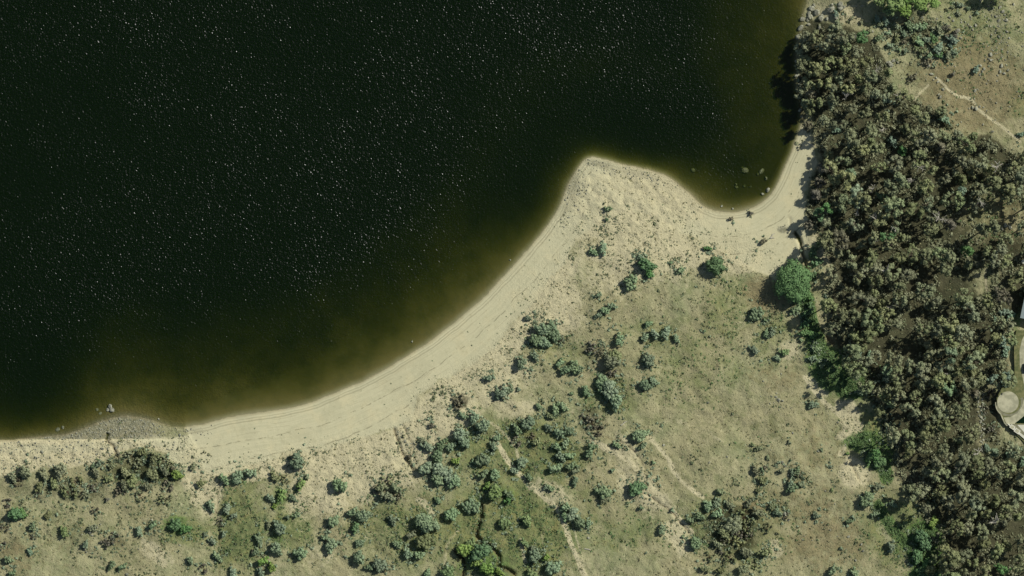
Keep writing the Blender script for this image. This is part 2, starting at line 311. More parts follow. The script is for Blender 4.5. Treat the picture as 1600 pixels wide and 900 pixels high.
# ------------------------------------------------------------------ ground material
K = 1.0
def ground_mat():
    m, nt, b = new_mat('lakeside_ground'); n = N(nt)
    A = n.sep(n.attr('mask_a').outputs['Vector']); Bm = n.sep(n.attr('mask_b').outputs['Vector']); Cm = n.sep(n.attr('mask_c').outputs['Vector'])
    sd = n.attr('shore_dist').outputs['Fac']; gul = n.attr('gully').outputs['Fac']
    p = n.pos()
    n40 = n.noise(p, .03, 3); n8 = n.noise(p, .11, 4, .6); n2 = n.noise(p, .45, 4, .65, .4); n05 = n.noise(p, 1.6, 3, .7)
    nb = n.noise(p, .8, 3, .7, .6)
    j = n.math('ADD', n.math('MULTIPLY', n.math('SUBTRACT', n2, .5), .9), n.math('MULTIPLY', n.math('SUBTRACT', n8, .5), .7))
    def mask(v, amt=1.0, a=.25, bb=.75):
        return n.rng(n.math('ADD', v, n.math('MULTIPLY', j, amt)), a, bb)
    straw = n.mix(n.rng(n8, .35, .65), lin(164, 160, 120), lin(138, 142, 102))
    straw = n.mix(n.rng(n40, .4, .6, 0, .6), straw, lin(158, 150, 112))
    straw = n.mix(n.rng(n.noise(p, .22, 4, .65), .50, .66, 0, .5), straw, lin(122, 126, 84))
    straw = n.mix(n.rng(n05, .54, .70, 0, .5), straw, lin(104, 108, 74)); straw = n.mix(n.rng(n.noise(p, .9, 4, .75, .8), .54, .66, 0, .5), straw, lin(190, 184, 146))
    straw = n.mix(n.rng(n2, .55, .72, 0, .6), straw, lin(188, 180, 140))
    green = n.mix(n.rng(n2, .38, .62), lin(92, 108, 62), lin(128, 134, 84)); green = n.mix(n.rng(n.noise(p, .2, 4, .7), .52, .66, 0, .6), green, lin(142, 136, 78)); green = n.mix(n.rng(n05, .56, .72, 0, .55), green, lin(74, 82, 54))
    c = n.mix(n.math('MULTIPLY', mask(A[1], .9), .78), straw, green)
    red = n.mix(n.rng(n05, .4, .7), lin(142, 128, 92), lin(116, 110, 80))
    c = n.mix(n.math('MULTIPLY', mask(A[2], 1.2), .75), c, red)
    bare = n.mix(n.rng(n2, .35, .7), lin(204, 194, 154), lin(182, 175, 138)); bare = n.mix(n.rng(n05, .6, .75, 0, .6), bare, lin(140, 130, 92))
    c = n.mix(n.math('MULTIPLY', mask(Bm[0], 1.1, .2, .6), .95), c, bare)
    shaded_litter = n.mix(n.rng(n2, .35, .65), lin(38, 39, 28), lin(62, 62, 42)); shaded_litter = n.mix(n.rng(nb, .6, .8, 0, .4), shaded_litter, lin(92, 74, 54))  # brown wood-floor litter, its colour darkened further to carry shade under the trees
    c = n.mix(n.math('MULTIPLY', mask(Bm[1], .9), .85), c, shaded_litter)
    lush = n.mix(n.rng(n2, .35, .65), lin(72, 100, 52), lin(104, 130, 70))
    c = n.mix(n.math('MULTIPLY', mask(Cm[1], .8, .2, .6), .9), c, lush)
    # sand with streaks that follow the shore
    xyz = n.sep(p)
    sv = n.comb(n.math('MULTIPLY', sd, 1.1), n.math('MULTIPLY', xyz[0], .035), n.math('MULTIPLY', xyz[1], .035))
    st = n.noise(sv, 1.0, 4, .6)
    sand = n.mix(n.rng(st, .35, .65), lin(188, 183, 146), lin(198, 192, 154))
    sand = n.mix(n.rng(n8, .45, .7, 0, .6), sand, lin(204, 194, 152)); sand = n.mix(n.rng(n.noise(p, .06, 5, .7, .5), .5, .62, 0, .25), sand, lin(166, 162, 128)); sand = n.mix(n.rng(n2, .55, .7, 0, .35), sand, lin(160, 154, 118))
    sand = n.mix(n.rng(n05, .58, .78, 0, .25), sand, lin(150, 145, 112))
    sand = n.mix(n.rng(st, .58, .68, 0, .3), sand, lin(140, 134, 104))
    wob = n.math('MULTIPLY', n.math('SUBTRACT', n.noise(p, .05, 3), .5), 9.0)
    gate = n.rng(n.noise(p, .30, 3, .7), .42, .58)
    for ctr, w, amt, wv in ((2.0, .35, .3, .05), (3.2, .5, .35, .08), (11.5, .36, .6, .55), (20.5, .5, .55, .9)):
        dd = n.math('ABSOLUTE', n.math('SUBTRACT', n.math('ADD', sd, n.math('MULTIPLY', wob, wv)), ctr))
        ln = n.math('MULTIPLY', n.rng(dd, 0, w, amt, 0), gate if ctr > 5 else 1.0)
        sand = n.mix(ln, sand, lin(96, 90, 68))
    sand = n.mix(n.math('MULTIPLY', A[2], .5), sand, lin(190, 166, 118))
    c = n.mix(mask(A[0], 1.1, .2, .8), c, sand)
    # gravel: grey stones, damp
    peb = n.voro(p, 1.1); gr = n.mix(n.rng(peb, .2, .7), lin(156, 153, 126), lin(120, 118, 94)); gr = n.mix(n.rng(n2, .45, .65, 0, .7), gr, lin(148, 140, 108))
    c = n.mix(n.math('MULTIPLY', n.rng(Cm[0], .35, .75), .85), c, gr)
    # wet margin and lake bed
    wet = n.rng(sd, -.2, 1.6, 1, 0)
    c = n.mix(n.math('MULTIPLY', wet, .45), c, lin(118, 104, 66))
    bed = n.rng(sd, -3, -.3, 1, 0); bedc = n.mix(n.rng(n8, .4, .7), lin(146, 130, 86), lin(122, 114, 74))
    c = n.mix(n.math('MULTIPLY', bed, .85), c, bedc)
    c = n.mix(n.math('MULTIPLY', gul, .55), c, lin(96, 78, 56))
    nt.links.new(c, b.inputs['Base Color'])
    h = n.math('ADD', n.math('MULTIPLY', n2, .5), n.math('MULTIPLY', n05, .35))
    rgh = n.math('SUBTRACT', 1.0, n.math('MULTIPLY', n.math('MULTIPLY', A[0], .85), n.math('SUBTRACT', 1.0, Bm[0], clamp=True)))
    h = n.math('MULTIPLY', h, rgh)
    nt.links.new(n.bump(h, 1.0, 1.1), b.inputs['Normal'])
    return m
GROUND = ground_mat()

def build_ground():
    ox0 = [-20000, -9000, -4000, -1800, -800, -400]; ox1 = [2000, 2500, 3600, 6000, 11000, 21000]
    oy0 = [-20000, -9000, -4000, -1800, -800, -400]; oy1 = [1300, 1700, 2500, 5000, 10000, 20000]
    ax = np.concatenate([ox0, gx, ox1]); ay = np.concatenate([oy0, gy, oy1])
    ix = np.clip(np.arange(len(ax)) - len(ox0), 0, len(gx) - 1); iy = np.clip(np.arange(len(ay)) - len(oy0), 0, len(gy) - 1)
    AX, AY = np.meshgrid(ax, ay); ZZ = Z[np.ix_(iy, ix)]
    V = np.stack([(AX - 800) * S, (450 - AY) * S, ZZ], -1).reshape(-1, 3)
    w = len(ax); h = len(ay)
    idx = np.arange(w * h).reshape(h, w)
    f = np.stack([idx[:-1, :-1], idx[1:, :-1], idx[1:, 1:], idx[:-1, 1:]], -1).reshape(-1, 4)
    me = mesh_np('ground', V, f, True)
    def vec(name, a, b_, c_):
        at = me.attributes.new(name, 'FLOAT_VECTOR', 'POINT')
        at.data.foreach_set('vector', np.stack([q[np.ix_(iy, ix)].ravel() for q in (a, b_, c_)], -1).astype(np.float32).ravel())
    def flt(name, a):
        at = me.attributes.new(name, 'FLOAT', 'POINT'); at.data.foreach_set('value', a[np.ix_(iy, ix)].ravel().astype(np.float32))
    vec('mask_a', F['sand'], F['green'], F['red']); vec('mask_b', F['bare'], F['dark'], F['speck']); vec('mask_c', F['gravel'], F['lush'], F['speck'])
    flt('shore_dist', np.clip(SD, -40, 60)); flt('gully', F['gully'])
    me.materials.append(GROUND)
    tag(link('ground', me), kind='structure')
build_ground()

# ------------------------------------------------------------------ water: a real body of green, absorbing water
def build_water():
    m = bpy.data.materials.new('lake_water'); m.use_nodes = True; nt = m.node_tree; nt.nodes.clear(); n = N(nt)
    out = nt.nodes.new('ShaderNodeOutputMaterial')
    p = n.pos()
    big = n.noise(p, .012, 2); mid = n.noise(p, .05, 2)
    calm = n.math('MULTIPLY', n.rng(big, .32, .60, .84, 1.04), n.rng(mid, .35, .6, .9, 1.03))
    dst = n.attr('shore_dist').outputs['Fac']
    calm = n.math('MULTIPLY', calm, n.rng(dst, 6, 60, .6, 1.0))
    w1 = n.noise(p, 1.15, 1, .5); w2 = n.noise(p, .55, 1, .5)
    h = n.math('MULTIPLY', n.math('ADD', w1, n.math('MULTIPLY', w2, .9)), calm)
    bp = n.bump(h, 1.0, .37)
    tr = nt.nodes.new('ShaderNodeBsdfTransparent')
    df = nt.nodes.new('ShaderNodeBsdfDiffuse'); df.inputs[0].default_value = (0.012, 0.040, 0.001, 1)
    m1 = nt.nodes.new('ShaderNodeMixShader'); m1.inputs[0].default_value = .16; nt.links.new(tr.outputs[0], m1.inputs[1]); nt.links.new(df.outputs[0], m1.inputs[2])
    gl = nt.nodes.new('ShaderNodeBsdfGlossy'); gl.inputs['Roughness'].default_value = .26; gl.inputs[0].default_value = (1, 1, 1, 1); nt.links.new(bp, gl.inputs['Normal'])
    fr = nt.nodes.new('ShaderNodeFresnel'); nt.links.new(n.rng(nt.nodes.new('ShaderNodeNewGeometry').outputs['Backfacing'], 0, 1, 1.33, 1 / 1.33), fr.inputs[0])
    m2 = nt.nodes.new('ShaderNodeMixShader'); nt.links.new(fr.outputs[0], m2.inputs[0]); nt.links.new(m1.outputs[0], m2.inputs[1]); nt.links.new(gl.outputs[0], m2.inputs[2])
    nt.links.new(m2.outputs[0], out.inputs[0])
    va = nt.nodes.new('ShaderNodeVolumeAbsorption'); va.inputs[0].default_value = (0.43, 0.49, 0.12, 1); va.inputs[1].default_value = 1.7
    nt.links.new(va.outputs[0], out.inputs['Volume'])
    # surface grid (for the shore distance) closed by sides and a floor under the lake bed
    xs = np.concatenate([[-19000, -6000, -2000], np.arange(-200, 1801, 20), [3000, 7000, 20000]]); ys = np.concatenate([[-19000, -6000, -2000], np.arange(-200, 1101, 20), [2600, 7000, 19000]])
    AX, AY = np.meshgrid(xs, ys); w, h_ = len(xs), len(ys)
    top = np.stack([(AX - 800) * S, (450 - AY) * S, np.zeros_like(AX)], -1).reshape(-1, 3); bot = top.copy(); bot[:, 2] = -12
    idx = np.arange(w * h_).reshape(h_, w); o = w * h_
    ft = np.stack([idx[:-1, :-1], idx[1:, :-1], idx[1:, 1:], idx[:-1, 1:]], -1).reshape(-1, 4)
    fb = ft[:, ::-1] + o
    def side(a): return np.stack([a[:-1], a[1:], a[1:] + o, a[:-1] + o], -1)
    fs = [side(idx[0, :]), side(idx[-1, :])[:, ::-1], side(idx[:, 0])[:, ::-1], side(idx[:, -1])]
    me = mesh_np('water', np.concatenate([top, bot]), np.concatenate([ft, fb] + fs))
    at = me.attributes.new('shore_dist', 'FLOAT', 'POINT')
    ci = np.clip(((AX - X0) / ST).astype(int), 0, len(gx) - 1); cj = np.clip(((AY - Y0) / ST).astype(int), 0, len(gy) - 1)
    d = np.clip(-SD[cj, ci], 0, 200).ravel(); at.data.foreach_set('value', np.concatenate([d, d]).astype(np.float32))
    me.materials.append(m)
    tag(link('water', me), kind='structure')
build_water()

# ------------------------------------------------------------------ foliage / bark / rock materials
def leaf_mat(name, a, b_, vary=.25):
    m, nt, b = new_mat(name, .8); n = N(nt)
    p = n.pos(); oi = nt.nodes.new('ShaderNodeObjectInfo').outputs['Random']
    ns = n.noise(p, 1.2, 2, .6)
    c = n.mix(n.rng(ns, .3, .7), a, b_)
    hs = nt.nodes.new('ShaderNodeHueSaturation'); nt.links.new(c, hs.inputs['Color'])
    nt.links.new(n.rng(oi, 0, 1, 1 - vary, 1 + vary), hs.inputs['Value']); 
    oi2 = n.math('FRACT', n.math('MULTIPLY', oi, 7.13)); nt.links.new(n.rng(oi2, 0, 1, .49, .51), hs.inputs['Hue'])
    oi3 = n.math('FRACT', n.math('MULTIPLY', oi, 17.9)); nt.links.new(n.rng(oi3, 0, 1, .82, 1.08), hs.inputs['Saturation'])
    nt.links.new(hs.outputs[0], b.inputs['Base Color'])
    return m
LEAF = {
    'blue-green': leaf_mat('blue_green_leaves', lin(110, 130, 96), lin(142, 158, 120), .2),
    'bright green': leaf_mat('bright_green_leaves', lin(108, 134, 72), lin(136, 156, 92), .1),
    'dark green': leaf_mat('dark_green_leaves', lin(84, 114, 70), lin(108, 138, 88), .1),
    'olive': leaf_mat('olive_leaves', lin(110, 116, 80), lin(140, 144, 104), .2),
    'brown': leaf_mat('brown_twigs', lin(98, 96, 78), lin(122, 118, 96), .15),
    'weed': leaf_mat('weed_leaves', lin(90, 118, 66), lin(118, 142, 84), .1),
    'straw': leaf_mat('straw_grass', lin(140, 138, 96), lin(166, 160, 120), .1),
    'teal': leaf_mat('teal_leaves', lin(104, 128, 100), lin(136, 154, 126), .08),
    'grey-green': leaf_mat('grey_green_leaves', lin(112, 122, 86), lin(140, 148, 108), .12)}
def bark_mat(name, a, b_):
    m, nt, b = new_mat(name, .9); n = N(nt); nt.links.new(n.mix(n.noise(n.pos(), 3, 3), a, b_), b.inputs['Base Color']); return m
BARK = bark_mat('pale_bark', lin(130, 122, 104), lin(92, 84, 68)); DEAD = bark_mat('bleached_wood', lin(205, 200, 182), lin(160, 154, 138)); STEM = bark_mat('brown_bark', lin(84, 70, 52), lin(60, 50, 38))
def rock_mat():
    m, nt, b = new_mat('granite', .95); n = N(nt); p = n.pos()
    c = n.mix(n.rng(n.noise(p, 1.5, 4), .35, .65), lin(168, 167, 144), lin(114, 114, 96)); nt.links.new(c, b.inputs['Base Color'])
    nt.links.new(n.bump(n.noise(p, 2.5, 3), .6, .4), b.inputs['Normal']); return m
ROCK = rock_mat()

_ico = None
def ico():
    global _ico
    if _ico is None:
        bm = bmesh.new(); bmesh.ops.create_icosphere(bm, subdivisions=1, radius=1)
        _ico = (np.array([v.co[:] for v in bm.verts]), np.array([[v.index for v in f.verts] for f in bm.faces])); bm.free()
    return _ico
def clump(rs, centre, r, leaf, cov, flat=1.0):
    """one foliage clump: leaf faces over an uneven inner core -> verts, tris, quads"""
    iv, itri = ico()
    core = iv * (r * .80) * (0.75 + .4 * rs.rand(len(iv), 1)); core[:, 2] *= flat
    core = core + centre
    nl = max(6, int(cov * 4 * r * r / (leaf * leaf)))
    d = rs.normal(size=(nl, 3)); d /= np.linalg.norm(d, axis=1)[:, None]
    pos = d * r * (0.72 + .42 * rs.rand(nl, 1)); pos[:, 2] *= flat; pos += centre
    nrm = d + rs.normal(size=(nl, 3)) * .38 + np.array([0, 0, .25]); nrm /= np.linalg.norm(nrm, axis=1)[:, None]
    t = np.cross(nrm, rs.normal(size=(nl, 3))); t /= np.linalg.norm(t, axis=1)[:, None] + 1e-9; bt = np.cross(nrm, t)
    s = leaf * (.6 + .7 * rs.rand(nl, 1)); t *= s; bt *= s * .6
    q = np.stack([pos - t, pos - bt * .9, pos + t, pos + bt], 1).reshape(-1, 3)
    return core, itri, q
def foliage_mesh(name, rs, clumps, leaf, cov, flat=1.0):
    V = []; T = []; Q = []; o = 0
    for c, r in clumps:
        core, tri, q = clump(rs, np.array(c), r, leaf, cov, flat)
        V.append(core); T.append(tri + o); o += len(core)
        V.append(q); Q.append(np.arange(len(q)).reshape(-1, 4) + o); o += len(q)
    return mesh_np(name, np.concatenate(V), [np.concatenate(T), np.concatenate(Q)])
def tube(path, radii, sides=6):
    V = []; path = [Vector(p) for p in path]
    for i, p in enumerate(path):
        d = (path[min(i + 1, len(path) - 1)] - path[max(i - 1, 0)]).normalized()
        a = d.orthogonal().normalized(); b = d.cross(a)
        for k in range(sides):
            th = 2 * math.pi * k / sides; V.append(p + (a * math.cos(th) + b * math.sin(th)) * radii[i])
    Fq = []
    for i in range(len(path) - 1):
        for k in range(sides):
            k2_ = (k + 1) % sides; Fq.append([i * sides + k, i * sides + k2_, (i + 1) * sides + k2_, (i + 1) * sides + k])
    return np.array([v[:] for v in V]), np.array(Fq)
def tubes_mesh(name, items):
    V = []; Q = []; o = 0
    for path, radii in items:
        v, q = tube(path, radii); V.append(v); Q.append(q + o); o += len(v)
    return mesh_np(name, np.concatenate(V), np.concatenate(Q), True)

def bush_protos(kind, R, count, leaf, cov, hgt=.75, nl=None, seed=0):
    """dome shrubs of unit radius R: foliage mesh + stem mesh"""
    out = []
    for k in range(count):
        rs = np.random.RandomState(seed + k * 7)
        n_ = nl or max(5, int(4 + R * 3.2)); cl = [((0, 0, R * hgt * .45), R * .55)]
        ex = 1 + (.45 if R < 7 else .06) * rs.rand(); th0 = rs.rand() * 6.28
        for i in range(n_):
            th = i * 2.4 + rs.rand() * .7; q = math.sqrt((i + .6) / n_) * .74 * (0.75 + .35 * rs.rand())
            x = math.cos(th) * q * R * ex; y = math.sin(th) * q * R / ex
            z = R * hgt * (math.sqrt(max(0, 1 - q * q)) * .8) * (.8 + .3 * rs.rand())
            cl.append(((x, y, max(z, R * .22)), R * (.24 + .16 * rs.rand())))
        c, s = math.cos(th0), math.sin(th0); cl = [((a[0] * c - a[1] * s, a[0] * s + a[1] * c, a[2]), r) for a, r in cl]
        fm = foliage_mesh('foliage', rs, cl, leaf, cov)
        st = [([(0, 0, -.3), (a[0] * .4, a[1] * .4, a[2] * .5), a], [R * .05, R * .035, R * .015]) for a, r in cl[1:6]]
        out.append((fm, tubes_mesh('stem', st)))
    return out
def gum_protos(count, seed=100, spread=3.4, height=14.5):
    out = []
    for k in range(count):
        rs = np.random.RandomState(seed + k * 13)
        R = spread; n_ = 24 + rs.randint(24); cl = []; limbs = []; squash = .65 + .6 * rs.rand()
        lean = rs.normal(size=2) * .5; fork = height * (.35 + .15 * rs.rand())
        base = [(0, 0, -.6), (lean[0] * .4, lean[1] * .4, fork * .5), (lean[0], lean[1], fork)]
        limbs.append((base, [.32, .26, .2]))
        nb_ = 4 + rs.randint(3)
        az = [i * 6.28 / nb_ + rs.rand() for i in range(nb_)]; ql = [.55 + .65 * rs.rand() for i in range(nb_)]
        for i in range(n_):
            a = az[i % nb_] + rs.normal() * .3; q = R * (.1 + .9 * math.sqrt(rs.rand())) * ql[i % nb_]
            z = height * (.95 - .28 * (q / R) ** 2 - .28 * rs.rand())
            c = (lean[0] + math.cos(a) * q * squash, lean[1] + math.sin(a) * q / squash, z); cl.append((c, (.35 + .75 * rs.rand() ** 1.5 + .3 * (1 - q / R))))
            if i % 3 == 0:
                md = (lean[0] + math.cos(a) * q * .5, lean[1] + math.sin(a) * q * .5, fork + (z - fork) * .6)
                limbs.append(([(lean[0], lean[1], fork - .2), md, c], [.16, .1, .04]))
        out.append((foliage_mesh('crown', rs, cl, .34, .7, .8), tubes_mesh('trunk', limbs)))
    return out
def dead_protos(count, seed=400):
    out = []
    for k in range(count):
        rs = np.random.RandomState(seed + k); items = []; h = 8 + 2 * rs.rand()
        dirn = rs.rand() * 6.28; tip = (math.cos(dirn) * 2.5, math.sin(dirn) * 2.5, h)
        items.append(([(0, 0, -.5), (tip[0] * .2, tip[1] * .2, h * .5), tip], [.38, .3, .14]))
        for i in range(9):
            t = .45 + .55 * rs.rand(); o = Vector((tip[0] * t * t, tip[1] * t * t, h * t)); a = dirn + rs.normal() * 1.1
            L = 2 + 2.6 * rs.rand(); m_ = o + Vector((math.cos(a) * L * .5, math.sin(a) * L * .5, .5 + rs.rand())); a2 = a + rs.normal() * .5
            e = m_ + Vector((math.cos(a2) * L * .6, math.sin(a2) * L * .6, .5 * rs.rand())); items.append(([o, m_, e], [.28, .2, .09]))
            a3 = a - rs.normal() * .9; e2 = m_ + Vector((math.cos(a3) * L * .45, math.sin(a3) * L * .45, .3)); items.append(([m_, e2], [.16, .08]))
        out.append(tubes_mesh('trunk', items))
    return out
def rock_protos(count, seed=500):
    out = []
    for k in range(count):
        rs = np.random.RandomState(seed + k); bm = bmesh.new(); bmesh.ops.create_icosphere(bm, subdivisions=2, radius=1)
        cuts = [Vector(rs.normal(size=3)).normalized() for _ in range(9)]
        for v in bm.verts:
            for c in cuts:
                d = v.co.dot(c)
                if d > .68: v.co -= c * (d - .68) * .9
            v.co *= .93 + .14 * rs.rand(); v.co.z *= .7
        me = bpy.data.meshes.new('boulder'); bm.to_mesh(me); bm.free(); me.materials.append(ROCK); out.append(me)
    return out

PROTO = {'tiny': (1.2, bush_protos('tiny', 1.2, 3, .30, .55, .8, 4, 10)), 'small': (2.3, bush_protos('small', 2.3, 5, .36, .55, .8, None, 30)),
         'mid': (3.8, bush_protos('mid', 3.8, 6, .42, .55, .8, None, 60)), 'large': (6.0, bush_protos('large', 6.0, 3, .48, .5, .75, 30, 90)),
         'giant': (8.8, bush_protos('giant', 8.8, 1, .42, .6, .72, 80, 95))}
SCR = (3.8, [])
def sparse_protos():
    out = []
    for k in range(4):
        rs = np.random.RandomState(700 + k); cl = []
        for i in range(16):
            a = rs.rand() * 6.28; q = 3.8 * math.sqrt(rs.rand()) * .9
            cl.append(((math.cos(a) * q, math.sin(a) * q, .5 + 1.9 * rs.rand() * (1 - q / 5)), .45 + .5 * rs.rand()))
        st = [([(0, 0, -.3), (c[0] * .5, c[1] * .5, c[2] * .6), c], [.16, .09, .03]) for c, r in cl[:10]]
        out.append((foliage_mesh('foliage', rs, cl, .34, .4, .8), tubes_mesh('stem', st)))
    return out
PROTO['sparse'] = (3.8, sparse_protos())
GUM = gum_protos(14); GUM_S = gum_protos(4, 200, 2.4, 9.0); DEADP = dead_protos(7); ROCKP = rock_protos(7)
for l_ in (p for _, ps in PROTO.values() for p in ps): l_[1].materials.append(STEM)
for l_ in GUM + GUM_S: l_[1].materials.append(BARK)
for me in DEADP: me.materials.append(DEAD)
_mm = {}
def coloured(me, look):
    key = (me.name, look)
    if key not in _mm:
        c = me.copy(); c.materials.clear(); c.materials.append(LEAF[look]); _mm[key] = c
    return _mm[key]

THINGS = []      # (obj, px, py, kindkey, look, sizeword) -> labels are written at the end
R_ = random.Random(5)
KN = {'olive': 'scrub_tree', 'brown': 'dry_bush', 'bright green': 'green_bush', 'dark green': 'green_bush'}
def add_bush(px, py, r, look='blue-green', style=None, kind=None):
    kind = kind or KN.get(look, 'shrub')
    rm = r * S
    if style is None: style = 'tiny' if rm < 1.7 else 'small' if rm < 3.1 else 'mid' if rm < 5.0 else 'large' if rm < 7.5 else 'giant'
    R0, ps = PROTO[style]; fm, sm = R_.choice(ps); s = rm / R0 * 1.08; g = ground(px, py, -.05); rz = R_.random() * 6.28
    sc = (s * (.9 + .2 * R_.random()), s * (.9 + .2 * R_.random()), s * (1.05 + .3 * R_.random()))
    if rm < 2.0:
        o = link(kind, coloured(fm, look), None, g, (0, 0, rz), sc)
    else:
        o = link(kind, None, None, g, (0, 0, rz), sc); link('foliage', coloured(fm, look), o); link('stem', sm, o)
    size = 'tiny' if r < 6 else 'small' if r < 9.5 else 'medium-sized' if r < 14 else 'large'
    THINGS.append((o, px, py, {'shrub': 'shrub', 'scrub_tree': 'scrub tree', 'dry_bush': 'twiggy bush', 'green_bush': 'bush'}.get(kind, 'tree'), look, size)); return o
def add_gum(px, py, r, look='olive', small=False):
    ps = GUM_S if small else GUM; R0 = 2.45 if small else 3.2
    cm, tm = R_.choice(ps); s = r * S / R0; g = ground(px, py); rz = R_.random() * 6.28; sz = (.8 + .45 * R_.random()) * (s ** .5)
    o = link('gum_tree', None, None, g, (0, 0, rz), (s, s, sz)); link('crown', coloured(cm, look), o); link('trunk', tm, o)
    THINGS.append((o, px, py, 'gum tree', look, 'small' if r < 10 else 'medium-sized' if r < 13.5 else 'large')); return o
def add_dead(px, py, r=14, ang=None):
    s = r * S / 4.2; o = link('dead_tree', R_.choice(DEADP), None, ground(px, py), (0, 0, R_.random() * 6.28 if ang is None else ang), (s, s, 1.35))
    THINGS.append((o, px, py, 'dead tree', 'bleached', 'leafless')); return o
def add_rock(px, py, r, dz=0):
    rm = r * S; o = link('boulder', R_.choice(ROCKP), None, ground(px, py, rm * .15 + dz), (R_.random() * .4, R_.random() * .4, R_.random() * 6.28), (rm * (.8 + .5 * R_.random()), rm * (.7 + .3 * R_.random()), rm * (.8 + .4 * R_.random())))
    THINGS.append((o, px, py, 'boulder', 'grey', 'small' if r < 4 else 'large')); return o

BG, BR, DG, OL, BW, TE, GG = 'blue-green', 'bright green', 'dark green', 'olive', 'brown', 'teal', 'grey-green'
